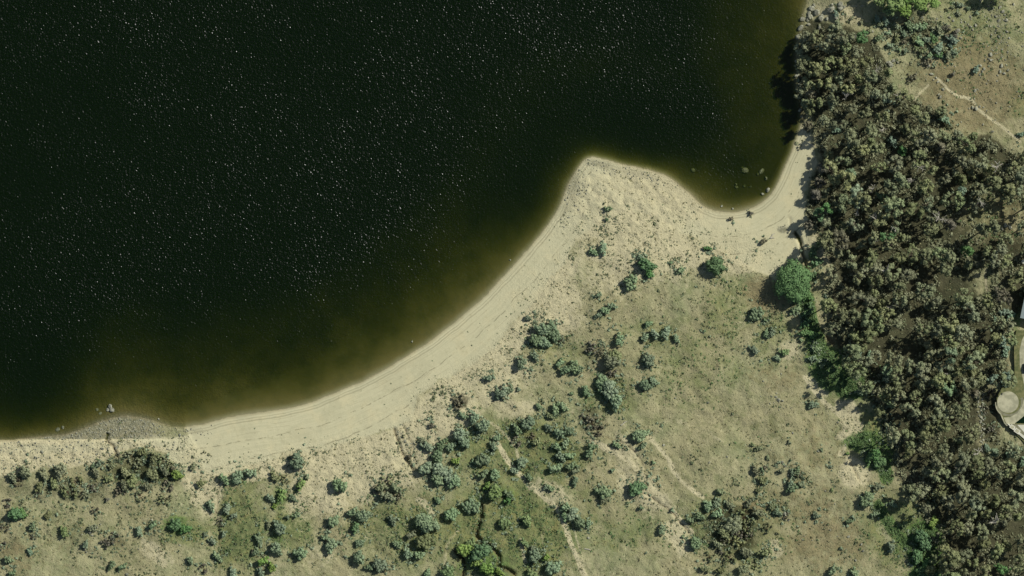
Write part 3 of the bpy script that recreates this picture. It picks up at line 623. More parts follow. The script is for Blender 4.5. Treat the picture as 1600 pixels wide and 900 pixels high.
# ------------------------------------------------------------------ shrubs, read off the photograph: x y radius look [style]
SHR = {
BG: '''52 822 8;15 874 8;20 895 6;135 850 7;175 883 7;192 885 7;218 830 8;240 820 7;330 790 9;355 795 8;350 835 6;332 845 7;298 875 7;340 870 8;365 805 6;350 748 9;372 746 11;392 738 10;365 895 9;320 835 5;155 725 8;148 730 6
465 721 14;532 757 13;458 778 7;423 778 8;437 824 12;463 804 7;450 808 5;405 842 9;432 857 11;400 862 7;408 895 8;470 864 12;522 814 11;508 840 6;517 852 12;529 847 5;551 800 10;568 806 12;613 812 8;562 848 8;561 871 11;594 882 13;577 886 7;621 850 8;666 817 17;637 864 10;653 866 10;684 781 6;705 803 12;737 791 14;668 895 7;765 773 5;795 773 9;756 740 9;773 742 11;754 718 14;738 722 5;668 697 10;692 692 8;702 698 8;718 680 13;726 691 11;688 699 8;705 698 8;684 713 11;665 731 12;686 733 13;698 742 13;684 749 11;709 752 11;755 665 13;741 653 10;724 650 7;771 696 8;776 684 6;796 609 8;778 614 8
951 608 16;940 598 13;962 628 13;915 611 9;893 614 5;842 635 6;868 640 10;880 636 8;825 660 11;808 671 9;856 667 7;873 676 9;889 674 9;870 698 8;883 693 8;876 713 10;890 712 8;921 707 10;925 697 7;892 728 9;868 731 10;815 722 11;804 735 7;826 745 7;898 752 8;860 762 7;852 762 5;1000 680 13;1003 697 6;963 695 7;943 768 12;882 792 10;894 802 11;905 816 11;919 818 7;882 806 7;1034 827 8;1067 837 4;1086 848 11;1078 812 8;1092 806 9;1105 790 9;1118 786 9;1120 802 9;835 868 12;865 886 14;980 786 4;1002 793 5;1050 796 5;1034 664 4;1028 748 3;1020 722 4;957 734 5;1000 738 3;1009 864 3
951 326 7;948 343 4;942 389 9;927 394 7;1001 402 6;986 441 12;935 461 6;935 492 6;946 485 8;956 478 7;1063 423 7;1048 410 4;825 497 6;848 515 13;838 530 11;862 510 10;866 525 12;850 535 11;836 557 8;815 567 10;897 572 11;884 578 10;875 567 8;906 578 8;968 530 10;1013 563 12;1008 527 8;1022 521 9;1040 520 10;1056 529 7;1013 506 7;1101 517 3;1182 490 11;1197 522 7;1178 546 8;1195 500 4;1008 602 11;1021 596 8;765 590 8;788 611 10;810 608 5
1237 763 9;1270 632 8;1298 728 4;1283 702 4;1353 779 12;1395 787 7;1366 803 6;1326 814 6;1332 807 4;1275 805 7;1314 856 4;1392 854 9;1335 895 9;1300 891 9;1214 800 7;1242 484 9;1205 521 7;1214 559 6;1205 514 5;1275 545 8;1268 560 7;1284 571 6;1252 531 5;1237 738 6;1245 735 7;1235 755 8;1190 735 5;1345 612 9;1372 640 8;1387 668 7;1390 632 7''',
BR: '''277 742 11;101 830 9;470 757 9;440 775 10;773 769 13;761 758 8;788 817 11;726 858 13;735 848 9;700 893 11;823 813 10;820 848 8;853 871 7;833 896 9;712 720 7;412 876 9;425 886 9;1225 550 8;1413 818 8;1457 815 9;1324 708 4;1300 765 4;430 790 6;780 893 9;760 888 12;745 878 9''',
DG: '''25 802 13;35 800 9;275 820 11;290 826 10;994 762 15;1010 414 14;1014 425 9;1118 415 17;750 862 16;762 856 10;740 872 9;1262 462 9;1266 480 8;1258 505 9;1268 522 9;1254 520 8;1366 712 12;1374 722 11;1357 716 9;1437 838 13;1446 850 12;1432 868 12;1448 880 12;1456 895 11;1440 895 12;1270 395 10;1280 380 7;1277 410 9;1268 430 8;795 778 9;555 824 9;1105 388 6;1258 490 7''',
OL: '''95 735 13;70 742 9;120 752 10;110 768 13;132 772 10;40 738 12;20 745 9;62 760 8;85 755 9;205 712 10;222 706 8;196 738 9;215 727 10;240 716 9;255 718 10;268 726 9;238 742 11;268 748 11;258 736 8;302 729 7;208 752 11;195 758 9;221 775 9;258 779 11;230 760 7;170 748 8;150 738 8;176 728 8;315 755 8;75 805 7;445 748 9;430 745 8;605 752 12;595 762 9;663 845 14;643 835 8;724 872 12;943 781 7;1145 820 16;1160 806 13;1172 822 13;1150 845 13;1130 832 11;1120 850 9;1108 868 9;1140 872 11;1165 862 11;1180 880 10;1195 862 10;1185 800 10;1198 825 9;1160 888 10;1100 888 8;1125 890 8;1170 785 8;1180 735 7;1190 750 8;1185 765 6;1243 740 6;1220 735 6;1440 795 9;1455 780 11''',
BW: '''30 754 7;60 772 7;145 762 8;185 714 7;272 735 6;187 766 10;262 760 9;168 780 5;150 797 7;12 785 8;9 823 8;3 850 8;52 838 7;168 847 10;180 838 8;345 815 7;318 888 8;395 862 5;718 628 13;588 765 8;620 775 9;925 660 12;935 672 10;915 652 9;925 543 11;938 552 8;955 584 9;880 530 7;832 683 7;806 690 9;1155 835 11;1132 842 9;1125 862 7;1170 836 8;1195 730 5;1192 378 6;1142 341 5;1173 333 5;1425 122 9;1447 98 8;1487 117 5;1250 120 3;1228 806 7;675 665 6;1248 740 5;1545 615 8;1538 640 7;1548 670 8;640 712 5;1505 300 9''',
TE: '''48 862 6;148 730 4;1465 76 10;1487 62 9;1484 72 6;1369 30 7;1382 33 7;1305 22 6;1524 109 7;1475 187 10;1307 203 7;1394 222 9;1385 158 6;1597 722 9;1577 708 9;1541 700 7;1290 463 4;1388 670 6;1384 590 8;1358 556 8;1342 555 7;1502 473 7;1569 488 9;1577 497 8;1554 497 5;1565 535 10;1570 550 8;1550 590 9;1573 588 9;1568 600 7;1595 210 6''',
GG: '''660 688 7;605 775 10;618 762 9;955 566 15;960 555 11;1125 768 7;1140 790 8;145 825 8;480 745 5;835 860 8;1185 700 6;1175 695 5;1200 715 5;1250 757 6;1205 790 6;420 820 6;900 735 7;838 690 8;860 650 7;1540 355 9;1420 760 9;1600 770 9;1232 690 4;1370 760 7''',
}
for look, txt in SHR.items():
    for it in txt.replace('\n', ';').split(';'):
        x, y, r = [float(q) for q in it.split()]
        st = 'sparse' if (look == BW and r >= 7) or (look == OL and r > 8 and R_.random() < .5) else None
        add_bush(x, y, r, look, st)
add_bush(1240, 441, 30, DG, 'giant', 'round_tree'); THINGS.pop()
ROUND = [o for o in COL.objects if o.name.startswith('round_tree')][0]
for ch in ROUND.children: ch.name = {'foliage': 'crown', 'stem': 'trunk'}[ch.name.split('.')[0]]
tag(ROUND, 'big round dark-green tree alone beside the sand at the wood edge', 'tree')
for x, y, r in [(1378, 0, 14), (1396, 4, 17), (1409, 17, 13), (1420, -2, 14), (1439, 4, 16), (1457, 2, 12), (1386, 18, 10), (1368, -12, 14), (1545, -9, 13), (1566, -9, 12)]:
    rm = r * S; R0, ps = PROTO['mid']; fm, sm = R_.choice(ps); s = rm / R0 * 1.1
    o = link('broadleaf_tree', None, None, ground(x, y), (0, 0, R_.random() * 6), (s, s, s)); link('crown', coloured(fm, BR), o, (0, 0, 4.6)); 
    link('trunk', tubes_mesh('trunk', [([(0, 0, -.5), (.1, .1, 3), (0, .2, 6.2)], [.4, .3, .15]), ([(.1, .1, 3), (1.6, .6, 6)], [.2, .08]), ([(.1, .1, 3), (-1.4, -.9, 6)], [.2, .08])]), o)
    o.children[1].data.materials.append(STEM); THINGS.append((o, x, y, 'tree', BR, 'tall'))

rt = random.Random(3); tk_ = []
while len(tk_) < 22:
    x, y = rt.uniform(1408, 1492), rt.uniform(28, 88)
    if y < 28 + abs(x - 1445) * .35 or any(math.hypot(x - a, y - b) < 9.5 for a, b in tk_): continue
    tk_.append((x, y)); add_bush(x, y, rt.uniform(5.5, 9), rt.choice([BG, GG, DG, BG, OL, BW]))
for x, y in [(1345, 35), (1358, 48), (1375, 38), (1388, 52), (1400, 62), (1372, 60), (1390, 72), (1330, 30), (1405, 78), (1398, 40), (1500, 8), (1512, 14), (1488, 12), (1525, 20), (1498, 22), (1478, 16)]:
    add_bush(x, y, rt.uniform(4, 7), rt.choice([BG, GG, OL]))
# ------------------------------------------------------------------ the wood: gum trees one by one
def in_poly(x, y, pts): return bool(inside(np.array([x], float), np.array([y], float), pts)[0])
rg = random.Random(11)
placed = []
# crowns that the photo shows clearly
for x, y, r, lk in [(1285, 190, 9, OL), (1300, 275, 14, OL), (1318, 285, 14, OL), (1330, 222, 15, OL), (1346, 235, 13, OL), (1359, 206, 13, OL), (1372, 232, 12, OL), (1352, 176, 11, OL), (1378, 182, 10, OL), (1400, 258, 15, OL), (1375, 262, 11, OL),
    (1350, 313, 15, OL), (1325, 318, 15, GG), (1308, 312, 12, OL), (1335, 345, 12, GG), (1410, 296, 10, GG), (1330, 408, 12, OL), (1360, 400, 13, OL), (1367, 437, 11, OL), (1350, 425, 10, OL), (1298, 425, 11, OL), (1350, 470, 14, OL), (1375, 490, 13, OL),
    (1355, 525, 15, OL), (1345, 540, 11, OL), (1350, 500, 13, GG), (1340, 435, 10, OL), (1415, 430, 14, OL), (1400, 450, 12, OL), (1440, 458, 15, GG), (1443, 400, 12, OL), (1470, 395, 13, GG), (1482, 400, 11, OL), (1480, 510, 15, OL), (1500, 520, 14, OL),
    (1515, 490, 13, GG), (1440, 505, 12, OL), (1460, 515, 12, OL), (1463, 552, 12, OL), (1450, 555, 8, GG), (1492, 545, 13, GG), (1495, 580, 12, OL), (1512, 577, 11, OL), (1525, 592, 14, OL), (1508, 600, 12, OL), (1445, 580, 13, OL), (1440, 600, 12, OL),
    (1398, 560, 13, OL), (1405, 585, 13, OL), (1445, 670, 14, OL), (1450, 655, 11, OL), (1470, 662, 12, OL), (1455, 622, 12, OL), (1490, 625, 14, OL), (1500, 640, 11, OL), (1425, 620, 12, OL), (1405, 625, 11, OL), (1380, 622, 8, OL), (1518, 672, 14, OL), (1500, 715, 15, OL),
    (1470, 700, 12, OL), (1465, 722, 12, OL), (1445, 700, 10, OL), (1545, 730, 13, OL), (1550, 745, 12, OL), (1490, 745, 13, OL), (1525, 740, 11, OL), (1470, 770, 11, OL), (1478, 785, 12, OL), (1520, 785, 14, GG), (1525, 770, 12, OL), (1580, 780, 13, OL), (1565, 795, 12, OL),
    (1495, 820, 13, OL), (1510, 818, 11, OL), (1480, 870, 15, OL), (1500, 868, 12, OL), (1515, 876, 10, OL), (1535, 830, 12, OL), (1555, 855, 12, OL), (1568, 850, 9, OL), (1592, 842, 12, OL), (1590, 880, 14, OL), (1545, 890, 13, OL), (1562, 805, 11, OL),
    (1440, 765, 13, OL), (1462, 868, 8, GG), (1470, 855, 8, OL), (1570, 300, 12, OL), (1580, 295, 11, GG), (1495, 318, 12, GG), (1500, 300, 8, TE), (1530, 300, 11, OL), (1450, 262, 12, OL), (1440, 295, 12, OL), (1475, 280, 10, OL), (1435, 228, 14, OL), (1450, 212, 14, OL),
    (1425, 215, 10, OL), (1468, 212, 11, GG), (1510, 230, 11, GG), (1498, 235, 9, OL), (1545, 265, 9, OL), (1583, 265, 10, OL), (1530, 258, 12, OL), (1440, 185, 10, OL), (1430, 172, 9, OL), (1270, 110, 12, OL), (1295, 100, 13, OL), (1315, 105, 12, OL), (1330, 110, 11, OL),
    (1256, 62, 9, OL), (1252, 84, 9, GG), (1250, 106, 10, OL), (1252, 140, 9, OL), (1256, 162, 8, GG), (1262, 196, 8, BW), (1270, 60, 11, OL), (1285, 75, 11, OL), (1260, 75, 9, OL), (1300, 60, 11, GG), (1318, 78, 11, GG), (1345, 60, 10, DG), (1335, 85, 10, OL), (1350, 100, 10, OL), (1358, 120, 10, GG), (1260, 95, 9, GG), (1258, 130, 9, OL), (1285, 130, 12, OL), (1300, 143, 11, OL), (1325, 140, 11, OL), (1345, 140, 9, OL),
    (1370, 148, 11, GG), (1275, 160, 10, OL), (1265, 175, 8, OL), (1300, 165, 9, GG), (1265, 150, 9, BW), (1285, 262, 9, BW), (1278, 285, 9, BW), (1272, 305, 9, BW), (1275, 335, 10, DG), (1290, 330, 10, DG), (1262, 350, 8, BW), (1295, 245, 8, OL), (1536, 470, 11, OL), (1540, 395, 11, OL)]:
    add_gum(x, y, r, lk, r < 10); placed.append((x, y, r))
GAPS = [(1598, 480, 22), (1598, 409, 12), (1592, 560, 20), (1592, 520, 14), (1345, 192, 10), (1300, 222, 10), (1465, 540, 10), (1430, 545, 14), (1420, 505, 8), (1378, 350, 10), (1330, 375, 10), (1485, 465, 14), (1450, 430, 8), (1510, 455, 10), (1360, 655, 12), (1435, 640, 9), (1415, 700, 8), (1460, 740, 8), (1450, 830, 12), (1510, 850, 8), (1570, 880, 6), (1545, 560, 12), (1325, 480, 8), (1310, 470, 8), (1560, 220, 8), (1500, 370, 10), (1530, 385, 12), (1410, 385, 8), (1410, 535, 22), (1330, 190, 14), (1315, 215, 12), (1480, 450, 20), (1535, 510, 17), (1440, 375, 14), (1430, 750, 8), (1425, 790, 14), (1350, 590, 10), (1400, 650, 16), (1415, 670, 14), (1305, 240, 12), (1310, 540, 10), (1470, 360, 12),
    (1575, 345, 20), (1580, 385, 14), (1550, 370, 12), (1470, 875, 5), (1560, 245, 12), (1385, 400, 8), (1345, 280, 8), (1500, 355, 10), (1440, 820, 8), (1545, 655, 24), (1340, 430, 5), (1470, 805, 14), (1480, 680, 12), (1362, 380, 8)]
gapm = np.zeros(GX.shape)
for a_, b_, c_ in GAPS: gapm = np.maximum(gapm, np.exp(-(((GX - a_) ** 2 + (GY - b_) ** 2) / (c_ * 1.15) ** 2) ** 2))
tries = 0
while len(placed) < 290 and tries < 9000:
    tries += 1
    x = rg.uniform(1250, 1612); y = rg.uniform(35, 910)
    if not in_poly(x, y, forest): continue
    if any(math.hypot(x - a, y - b) < c * 1.2 for a, b, c in GAPS): continue
    r = rg.choice([7, 8, 9, 10, 11, 12, 14, 16])
    if any(math.hypot(x - a, y - b) < 16 for a, b, c in placed): continue
    lk = rg.choices([OL, GG, BW, BG, DG], [60, 28, 4, 6, 2])[0]
    add_gum(x, y, r, lk, r < 10); placed.append((x, y, r))
for x, y, r, a in [(1320, 156, 12, 0), (1408, 155, 10, .6), (1380, 200, 8, 1), (1432, 258, 9, 1.5), (1422, 278, 9, 2.2), (1555, 268, 12, .3), (1362, 300, 9, .3), (1340, 330, 7, 0), (1370, 345, 10, .5), (1400, 355, 9, 2), (1465, 345, 10, .2), (1380, 428, 10, 0),
                   (1368, 372, 8, 2), (1500, 738, 14, .7), (1528, 712, 12, .7), (1553, 818, 12, .4), (1470, 340, 8, 1.2), (1295, 64, 6, 0), (1365, 108, 8, 2), (1400, 470, 8, .2), (1530, 313, 8, .8), (1335, 62, 5, 0), (1388, 478, 7, 1), (1480, 585, 6, 1.6)]:
    add_dead(x, y, r, a)

# ------------------------------------------------------------------ boulders
for x, y, r in [(1251, 44, 5), (1247, 58, 4), (1245, 75, 4), (1244, 96, 3.5), (1245, 118, 4), (1247, 150, 4), (1250, 172, 3.5), (1254, 30, 5), (1249, 132, 3), (1253, 182, 3), (1276, 20, 7), (1298, 16, 8), (1306, 30, 6), (1283, 28, 6), (1390, 100, 6), (1266, 26, 6), (1312, 14, 6), (1268, 14, 5), (1264, 20, 4), (1262, 30, 4), (1272, 8, 3), (1298, 18, 6), (1303, 24, 4), (1292, 30, 3.5), (1313, 8, 5), (1318, 12, 3), (1300, 8, 3), (1346, 10, 3), (1337, 10, 3), (1264, 38, 3), (1302, 45, 3), (1280, 44, 3.5), (1362, 50, 3), (1388, 45, 3), (1395, 95, 4), (1391, 105, 3.5), (1385, 98, 3), (1402, 98, 3),
    (1496, 48, 4), (1488, 33, 3), (1483, 28, 3), (1500, 60, 3), (1493, 65, 2.5), (1440, 28, 3), (1516, 42, 3), (1524, 40, 3), (1519, 47, 2.5), (1562, 12, 3), (1566, 18, 3.5), (1569, 24, 2.5), (1555, 26, 3), (1560, 32, 2.5), (1572, 32, 3), (1556, 48, 2.5), (1560, 58, 2.5), (1573, 50, 3), (1576, 60, 2.5), (1583, 7, 3),
    (1547, 86, 4), (1544, 92, 2.5), (1548, 94, 2.5), (1531, 103, 3.5), (1528, 109, 3), (1534, 112, 3), (1530, 117, 2.5), (1537, 108, 2.5), (1564, 103, 4), (1562, 112, 3), (1568, 115, 3), (1574, 110, 3), (1558, 118, 2.5), (1538, 94, 2), (1450, 103, 3), (1455, 116, 3), (1462, 122, 3), (1465, 128, 2.5), (1473, 140, 3), (1469, 152, 3.5), (1466, 148, 2.5), (1523, 142, 3), (1527, 140, 2), (1541, 131, 2), (1557, 127, 2),
    (1524, 170, 4), (1519, 168, 3), (1530, 167, 2.5), (1536, 168, 2), (1550, 206, 2.5), (1535, 195, 2), (1458, 125, 2), (1480, 82, 2.5), (1216, 624, 3.5), (1222, 626, 3), (1212, 620, 2.5), (1238, 676, 2.5), (1226, 803, 4), (1232, 812, 2.5), (1222, 722, 3), (1226, 728, 2.5), (1278, 705, 3), (1232, 742, 3), (1336, 875, 3), (1345, 850, 2.5), (1348, 860, 2.5), (1325, 838, 2.5),
    (1136, 842, 3), (142, 832, 3.5), (152, 824, 3), (133, 858, 3), (199, 897, 3), (238, 812, 2.5), (145, 836, 2.5), (1106, 629, 2.5), (1055, 622, 2), (919, 840, 2.5), (1108, 722, 2), (1037, 695, 2.5),
    (30, 690, 2), (98, 702, 2.5), (66, 706, 2.5), (160, 701, 3), (182, 700, 2.5), (105, 698, 2), (1165, 268, 4), (1190, 268, 5), (1197, 278, 4), (1184, 272, 3), (1160, 262, 3), (1200, 297, 4), (1192, 303, 3), (1083, 265, 3), (1150, 288, 3), (1163, 290, 3), (1172, 292, 2.5), (1128, 322, 2), (1145, 326, 2),
    (172, 636, 0), (174, 638, 0), (644, 533, 2), (797, 406, 2), (152, 640, 0), (248, 655, 2), (281, 680, 2.5), (1210, 398, 0), (1505, 262, 3), (1482, 278, 2.5), (1570, 352, 4), (1577, 355, 3.5), (1565, 358, 3)]:
    if r: add_rock(x, y, r)
def tall_rock(px, py, r, top):
    zb = zsamp(px, py); o = link('boulder', R_.choice(ROCKP), None, PX(px, py, (zb + top) / 2), (0, 0, R_.random() * 6), (r * S, r * S * .9, (top - zb) / 2 / .62))
    THINGS.append((o, px, py, 'boulder', 'grey', 'small')); return o
for q in [(172, 635, 4, .8), (175, 641, 4.5, .8), (168, 640, 3, .2), (152, 640, 3, -.1), (157, 646, 3, -.15), (1165, 266, 6.5, -.12), (1151, 292, 3, -.4), (1083, 266, 4, -.4), (98, 668, 3, 0), (90, 671, 4, -.05)]: tall_rock(*q)
# row of pale stones above the drive, placed stone by stone
for i in range(46):
    y = 614 + i * 2.1; x = 1531 + 3.5 * math.sin(i * 1.7) + .05 * (y - 614) + R_.uniform(-2, 2)
    add_rock(x, y, R_.uniform(1.6, 2.7))

# ------------------------------------------------------------------ stuff: low scrub, tussocks, bank stones, shore pebbles
def density_pick(n_, chfun, seed):
    rs = np.random.RandomState(seed); out = []
    m = chfun(); m = np.where((GX > -60) & (GX < 1660) & (GY > -60) & (GY < 960) & (SD > 1.0), m, 0); p_ = (m / m.sum()).ravel()
    idx = rs.choice(len(p_), n_, p=p_)
    return GX.ravel()[idx] + rs.uniform(-1.3, 1.3, n_), GY.ravel()[idx] + rs.uniform(-1.3, 1.3, n_), idx, rs
def scatter(name, mat, n_, chfun, seed, r0, r1, nleaf, hgt, leafk=.7):
    x, y, idx, rs = density_pick(n_, chfun, seed)
    z = Z.ravel()[idx]; r = r0 + (r1 - r0) * rs.rand(n_) ** 2.2
    c = np.stack([(x - 800) * S, (450 - y) * S, z], -1)
    c = np.repeat(c, nleaf, 0); rr = np.repeat(r, nleaf)[:, None]; m = len(c)
    d = rs.normal(size=(m, 3)); d[:, 2] = np.abs(d[:, 2]); d /= np.linalg.norm(d, axis=1)[:, None]
    pos = c + d * rr * np.array([1, 1, hgt]) * (.5 + .5 * rs.rand(m, 1))
    nrm = d + rs.normal(size=(m, 3)) * .5; nrm /= np.linalg.norm(nrm, axis=1)[:, None]
    t = np.cross(nrm, rs.normal(size=(m, 3))); t /= np.linalg.norm(t, axis=1)[:, None]; b_ = np.cross(nrm, t)
    s = rr * leafk * (.6 + .6 * rs.rand(m, 1)); t = t * s; b_ = b_ * s * .7
    V = np.stack([pos - t, pos - b_, pos + t, pos + b_], 1).reshape(-1, 3)
    me = mesh_np(name, V, np.arange(len(V)).reshape(-1, 4)); me.materials.append(mat); return tag(link(name, me), kind='stuff')
patch = vnoise(GX, GY, 30, 40, 3); patch2 = vnoise(GX, GY, 12, 41, 2)
def m_scrub(): return (F['speck'] * .9 + .012) * np.clip((patch - .42) * 5, 0, 1) * np.clip((patch2 - .4) * 4, .05, 1) * (1 - .97 * np.clip(F['sand'] * 1.3, 0, 1) * (1 - .3 * F['speck'])) 
def m_tuss(): return (1 - np.clip(F['sand'] * 1.1, 0, 1)) * (.4 + patch2) * (1 - .7 * F['dark']) 
def m_litter(): return (1 - .8 * gapm) * np.clip(F['dark'] * .9, 0, 1) * np.clip((patch2 - .35) * 4, .1, 1)
def m_lush(): return np.clip(F['lush'] - .52, 0, 1)
def m_green(): return np.clip(F['green'] - .25, 0, 1) * np.clip((patch2 - .4) * 4, .05, 1) * (1 - F['bare']) * (1 - F['sand'])
def m_sandy(): return np.clip(F['bare'] + F['sand'] * .08, 0, 1) * (F['speck'] + .08) * np.clip((patch2 - .45) * 6, 0, 1)
tag(scatter('low_scrub', LEAF[GG], 6500, m_scrub, 1, .2, .85, 8, .4), 'low grey-green scrub dotted over the dry slope', 'ground cover')
tag(scatter('grassy_herbs', LEAF['weed'], 9000, m_green, 21, .2, .75, 7, .3), 'low green herbs thickening the grass of the hollow', 'ground cover')
tag(scatter('sand_scrub', LEAF[GG], 5000, m_sandy, 2, .15, .5, 7, .4), 'small dry brown tufts on the pale sandy margin', 'ground cover')
tag(scatter('grass_tussocks', LEAF['straw'], 26000, m_tuss, 3, .18, .6, 5, .3), 'dry straw-coloured grass tussocks over the open slope', 'grass')
tag(scatter('wood_undergrowth', LEAF[OL], 4500, m_litter, 4, .25, 1.0, 9, .6), 'olive-brown undergrowth beneath the wood', 'undergrowth')
tag(scatter('lush_weeds', LEAF['weed'], 5000, m_lush, 5, .25, .8, 7, .35), 'lush green weeds along the damp gully', 'weeds')
def pebbles(name, n_, chfun, seed, r0, r1):
    x, y, idx, rs = density_pick(n_, chfun, seed); iv, it = ico()
    r = (r0 + (r1 - r0) * rs.rand(n_) ** 2)[:, None, None]; c = np.stack([(x - 800) * S, (450 - y) * S, Z.ravel()[idx]], -1)[:, None, :]
    V = (iv[None] * (.75 + .4 * rs.rand(n_, len(iv), 1)) * r * np.array([1, 1, .7]) * (.7 + .6 * rs.rand(n_, 1, 3)) + c).reshape(-1, 3)
    T = (it[None] + (np.arange(n_) * len(iv))[:, None, None]).reshape(-1, 3)
    me = mesh_np(name, V, T); me.materials.append(ROCK); tag(link(name, me), kind='stuff')
    return me
halo = np.zeros(GX.shape)
for t in THINGS:
    if t[3] in ('shrub', 'scrub tree', 'bush', 'twiggy bush'):
        rr_ = {'tiny': 7, 'small': 12, 'medium-sized': 18, 'large': 24}[t[5]]
        i0, i1 = int((t[1] - rr_ * 2 - X0) / ST), int((t[1] + rr_ * 2 - X0) / ST) + 1; j0, j1 = int((t[2] - rr_ * 2 - Y0) / ST), int((t[2] + rr_ * 2 - Y0) / ST) + 1
        sl = (slice(max(j0, 0), j1), slice(max(i0, 0), i1)); halo[sl] += np.exp(-((GX[sl] - t[1]) ** 2 + (GY[sl] - t[2]) ** 2) / rr_ ** 2 * 1.2)
def m_halo(): return np.clip(halo, 0, 1.2) * np.clip((patch2 - .36) * 4, .05, 1)
tag(scatter('bush_undergrowth', LEAF[BG], 9000, m_halo, 12, .25, 1.0, 9, .6), 'low blue-green growth spreading round the feet of the shrubs', 'undergrowth')
def m_under(): return (1 - gapm) * np.clip(F['dark'] - .3, 0, 1) * np.clip((patch - .4) * 5, .1, 1) * (GX > 1240)
tag(scatter('wood_understorey', LEAF[OL], 4500, m_under, 13, .5, 1.9, 26, .9, .32), 'olive saplings and scrub crowding beneath the gum trees', 'understorey')
def m_peb(): return F['gravel'] * (SD > .1) + .35 * F['bare'] * (GY > 684) * (GX < 300) * (GY < 740) + .05 * (GX > 1400) * (GY < 240) * patch2 + .02 * F['red']
pebbles('loose_stones', 1900, m_peb, 8, .15, .55)

# ------------------------------------------------------------------ house, terrace, drive at the right edge
def flat_mat(name, a, b_, sc=1.0, rough=.8, bump=.0):
    m, nt, b = new_mat(name, rough); n = N(nt); p = n.pos(); f = n.noise(p, sc, 4); nt.links.new(n.mix(n.rng(f, .35, .65), a, b_), b.inputs['Base Color'])
    if bump: nt.links.new(n.bump(f, .5, bump), b.inputs['Normal'])
    return m
CONC = flat_mat('pale_concrete', lin(154, 152, 124), lin(186, 182, 150), .35); CONC2 = flat_mat('worn_grey_concrete', lin(118, 116, 92), lin(134, 132, 106), .8)
LAWN = flat_mat('lawn_grass', lin(92, 98, 62), lin(124, 122, 82), .5, 1, .3); WALLM = flat_mat('render_wall', lin(190, 184, 160), lin(170, 164, 142), .5)
FRAME = flat_mat('white_paint', lin(215, 212, 190), lin(200, 198, 176), .5); DARKG = flat_mat('dark_glass', lin(30, 36, 38), lin(40, 48, 50), .5, .1)
def roof_mat():
    m, nt, b = new_mat('ribbed_metal_roof', .5); n = N(nt); tc = nt.nodes.new('ShaderNodeTexCoord')
    w = nt.nodes.new('ShaderNodeTexWave'); w.inputs['Scale'].default_value = 1.6; w.bands_direction = 'X'; nt.links.new(tc.outputs['Object'], w.inputs['Vector'])
    c = n.mix(n.noise(n.pos(), .4, 3), lin(150, 164, 160), lin(168, 178, 172)); c = n.mix(n.rng(w.outputs[1], .0, .25, .25, 0), c, lin(110, 120, 120)); nt.links.new(c, b.inputs['Base Color']); return m
ROOFM = roof_mat()
def bmobj(name, fn, mat, parent=None, loc=(0, 0, 0), rot=(0, 0, 0), smooth=False):
    bm = bmesh.new(); fn(bm); bmesh.ops.recalc_face_normals(bm, faces=bm.faces); me = bpy.data.meshes.new(name); bm.to_mesh(me); bm.free(); me.materials.append(mat)
    if smooth: [setattr(p_, 'use_smooth', True) for p_ in me.polygons]
    return link(name, me, parent, loc, rot)
def box(bm, x0, x1, y0, y1, z0, z1):
    v = [bm.verts.new(p_) for p_ in ((x0, y0, z0), (x1, y0, z0), (x1, y1, z0), (x0, y1, z0), (x0, y0, z1), (x1, y0, z1), (x1, y1, z1), (x0, y1, z1))]
    for f in ((0, 1, 2, 3), (4, 5, 6, 7), (0, 1, 5, 4), (1, 2, 6, 5), (2, 3, 7, 6), (3, 0, 4, 7)): bm.faces.new([v[i] for i in f])
def slab(name, pts, z0, z1, mat, parent=None):
    def fn(bm):
        lo = [bm.verts.new(PX(x, y, z0)) for x, y in pts]; hi = [bm.verts.new(PX(x, y, z1)) for x, y in pts]
        bm.faces.new(hi); bm.faces.new(lo[::-1])
        for i in range(len(pts)): k_ = (i + 1) % len(pts); bm.faces.new((lo[i], lo[k_], hi[k_], hi[i]))
    return bmobj(name, fn, mat, parent)
ZH = max(zsamp(x, y) for x in range(1556, 1700, 8) for y in range(515, 720, 8)) + .12     # level pad of the drive
# house: corner of the roof at (1593, 497)
hz = ZH - .1; ang = math.atan2(-.1, .98) + math.radians(-4)
corner = PX(1591.5, 496.5, hz)
house = link('house', None, None, corner, (0, 0, math.radians(-12)))
Wd, Ln = 13.0, 17.0
bmobj('wall', lambda bm: box(bm, .5, Wd - .5, .5, Ln - .5, -2, 3.2), WALLM, house)
def hip(bm):
    e = 3.2; t = 5.4; v = [bm.verts.new(p_) for p_ in ((0, 0, e), (Wd, 0, e), (Wd, Ln, e), (0, Ln, e), (Wd / 2, Wd / 2, t), (Wd / 2, Ln - Wd / 2, t))]
    w = [bm.verts.new((a, b_, e - .22)) for a, b_ in ((0, 0), (Wd, 0), (Wd, Ln), (0, Ln))]
    for f in ((0, 1, 4), (1, 2, 5, 4), (2, 3, 5), (3, 0, 4, 5)): bm.faces.new([v[i] for i in f])
    for i in range(4): k_ = (i + 1) % 4; bm.faces.new((v[i], v[k_], w[k_], w[i]))
    bm.faces.new(w)
rf = bmobj('roof', hip, ROOFM, house)
bmobj('ridge_cap', lambda bm: box(bm, Wd / 2 - .12, Wd / 2 + .12, Wd / 2, Ln - Wd / 2, 5.38, 5.5), FRAME, rf)
for y in (3, 8, 13):
    wf = bmobj('window', lambda bm: box(bm, .44, .5, y, y + 1.8, .9, 2.2), FRAME, house); bmobj('pane', lambda bm: box(bm, .42, .44, y + .1, y + 1.7, 1.0, 2.1), DARKG, wf)
bmobj('door', lambda bm: box(bm, 5, 6, .44, .5, 0, 2.1), FRAME, house)
tag(house, 'house with pale blue-grey metal hip roof at the right edge of the photo', 'house')
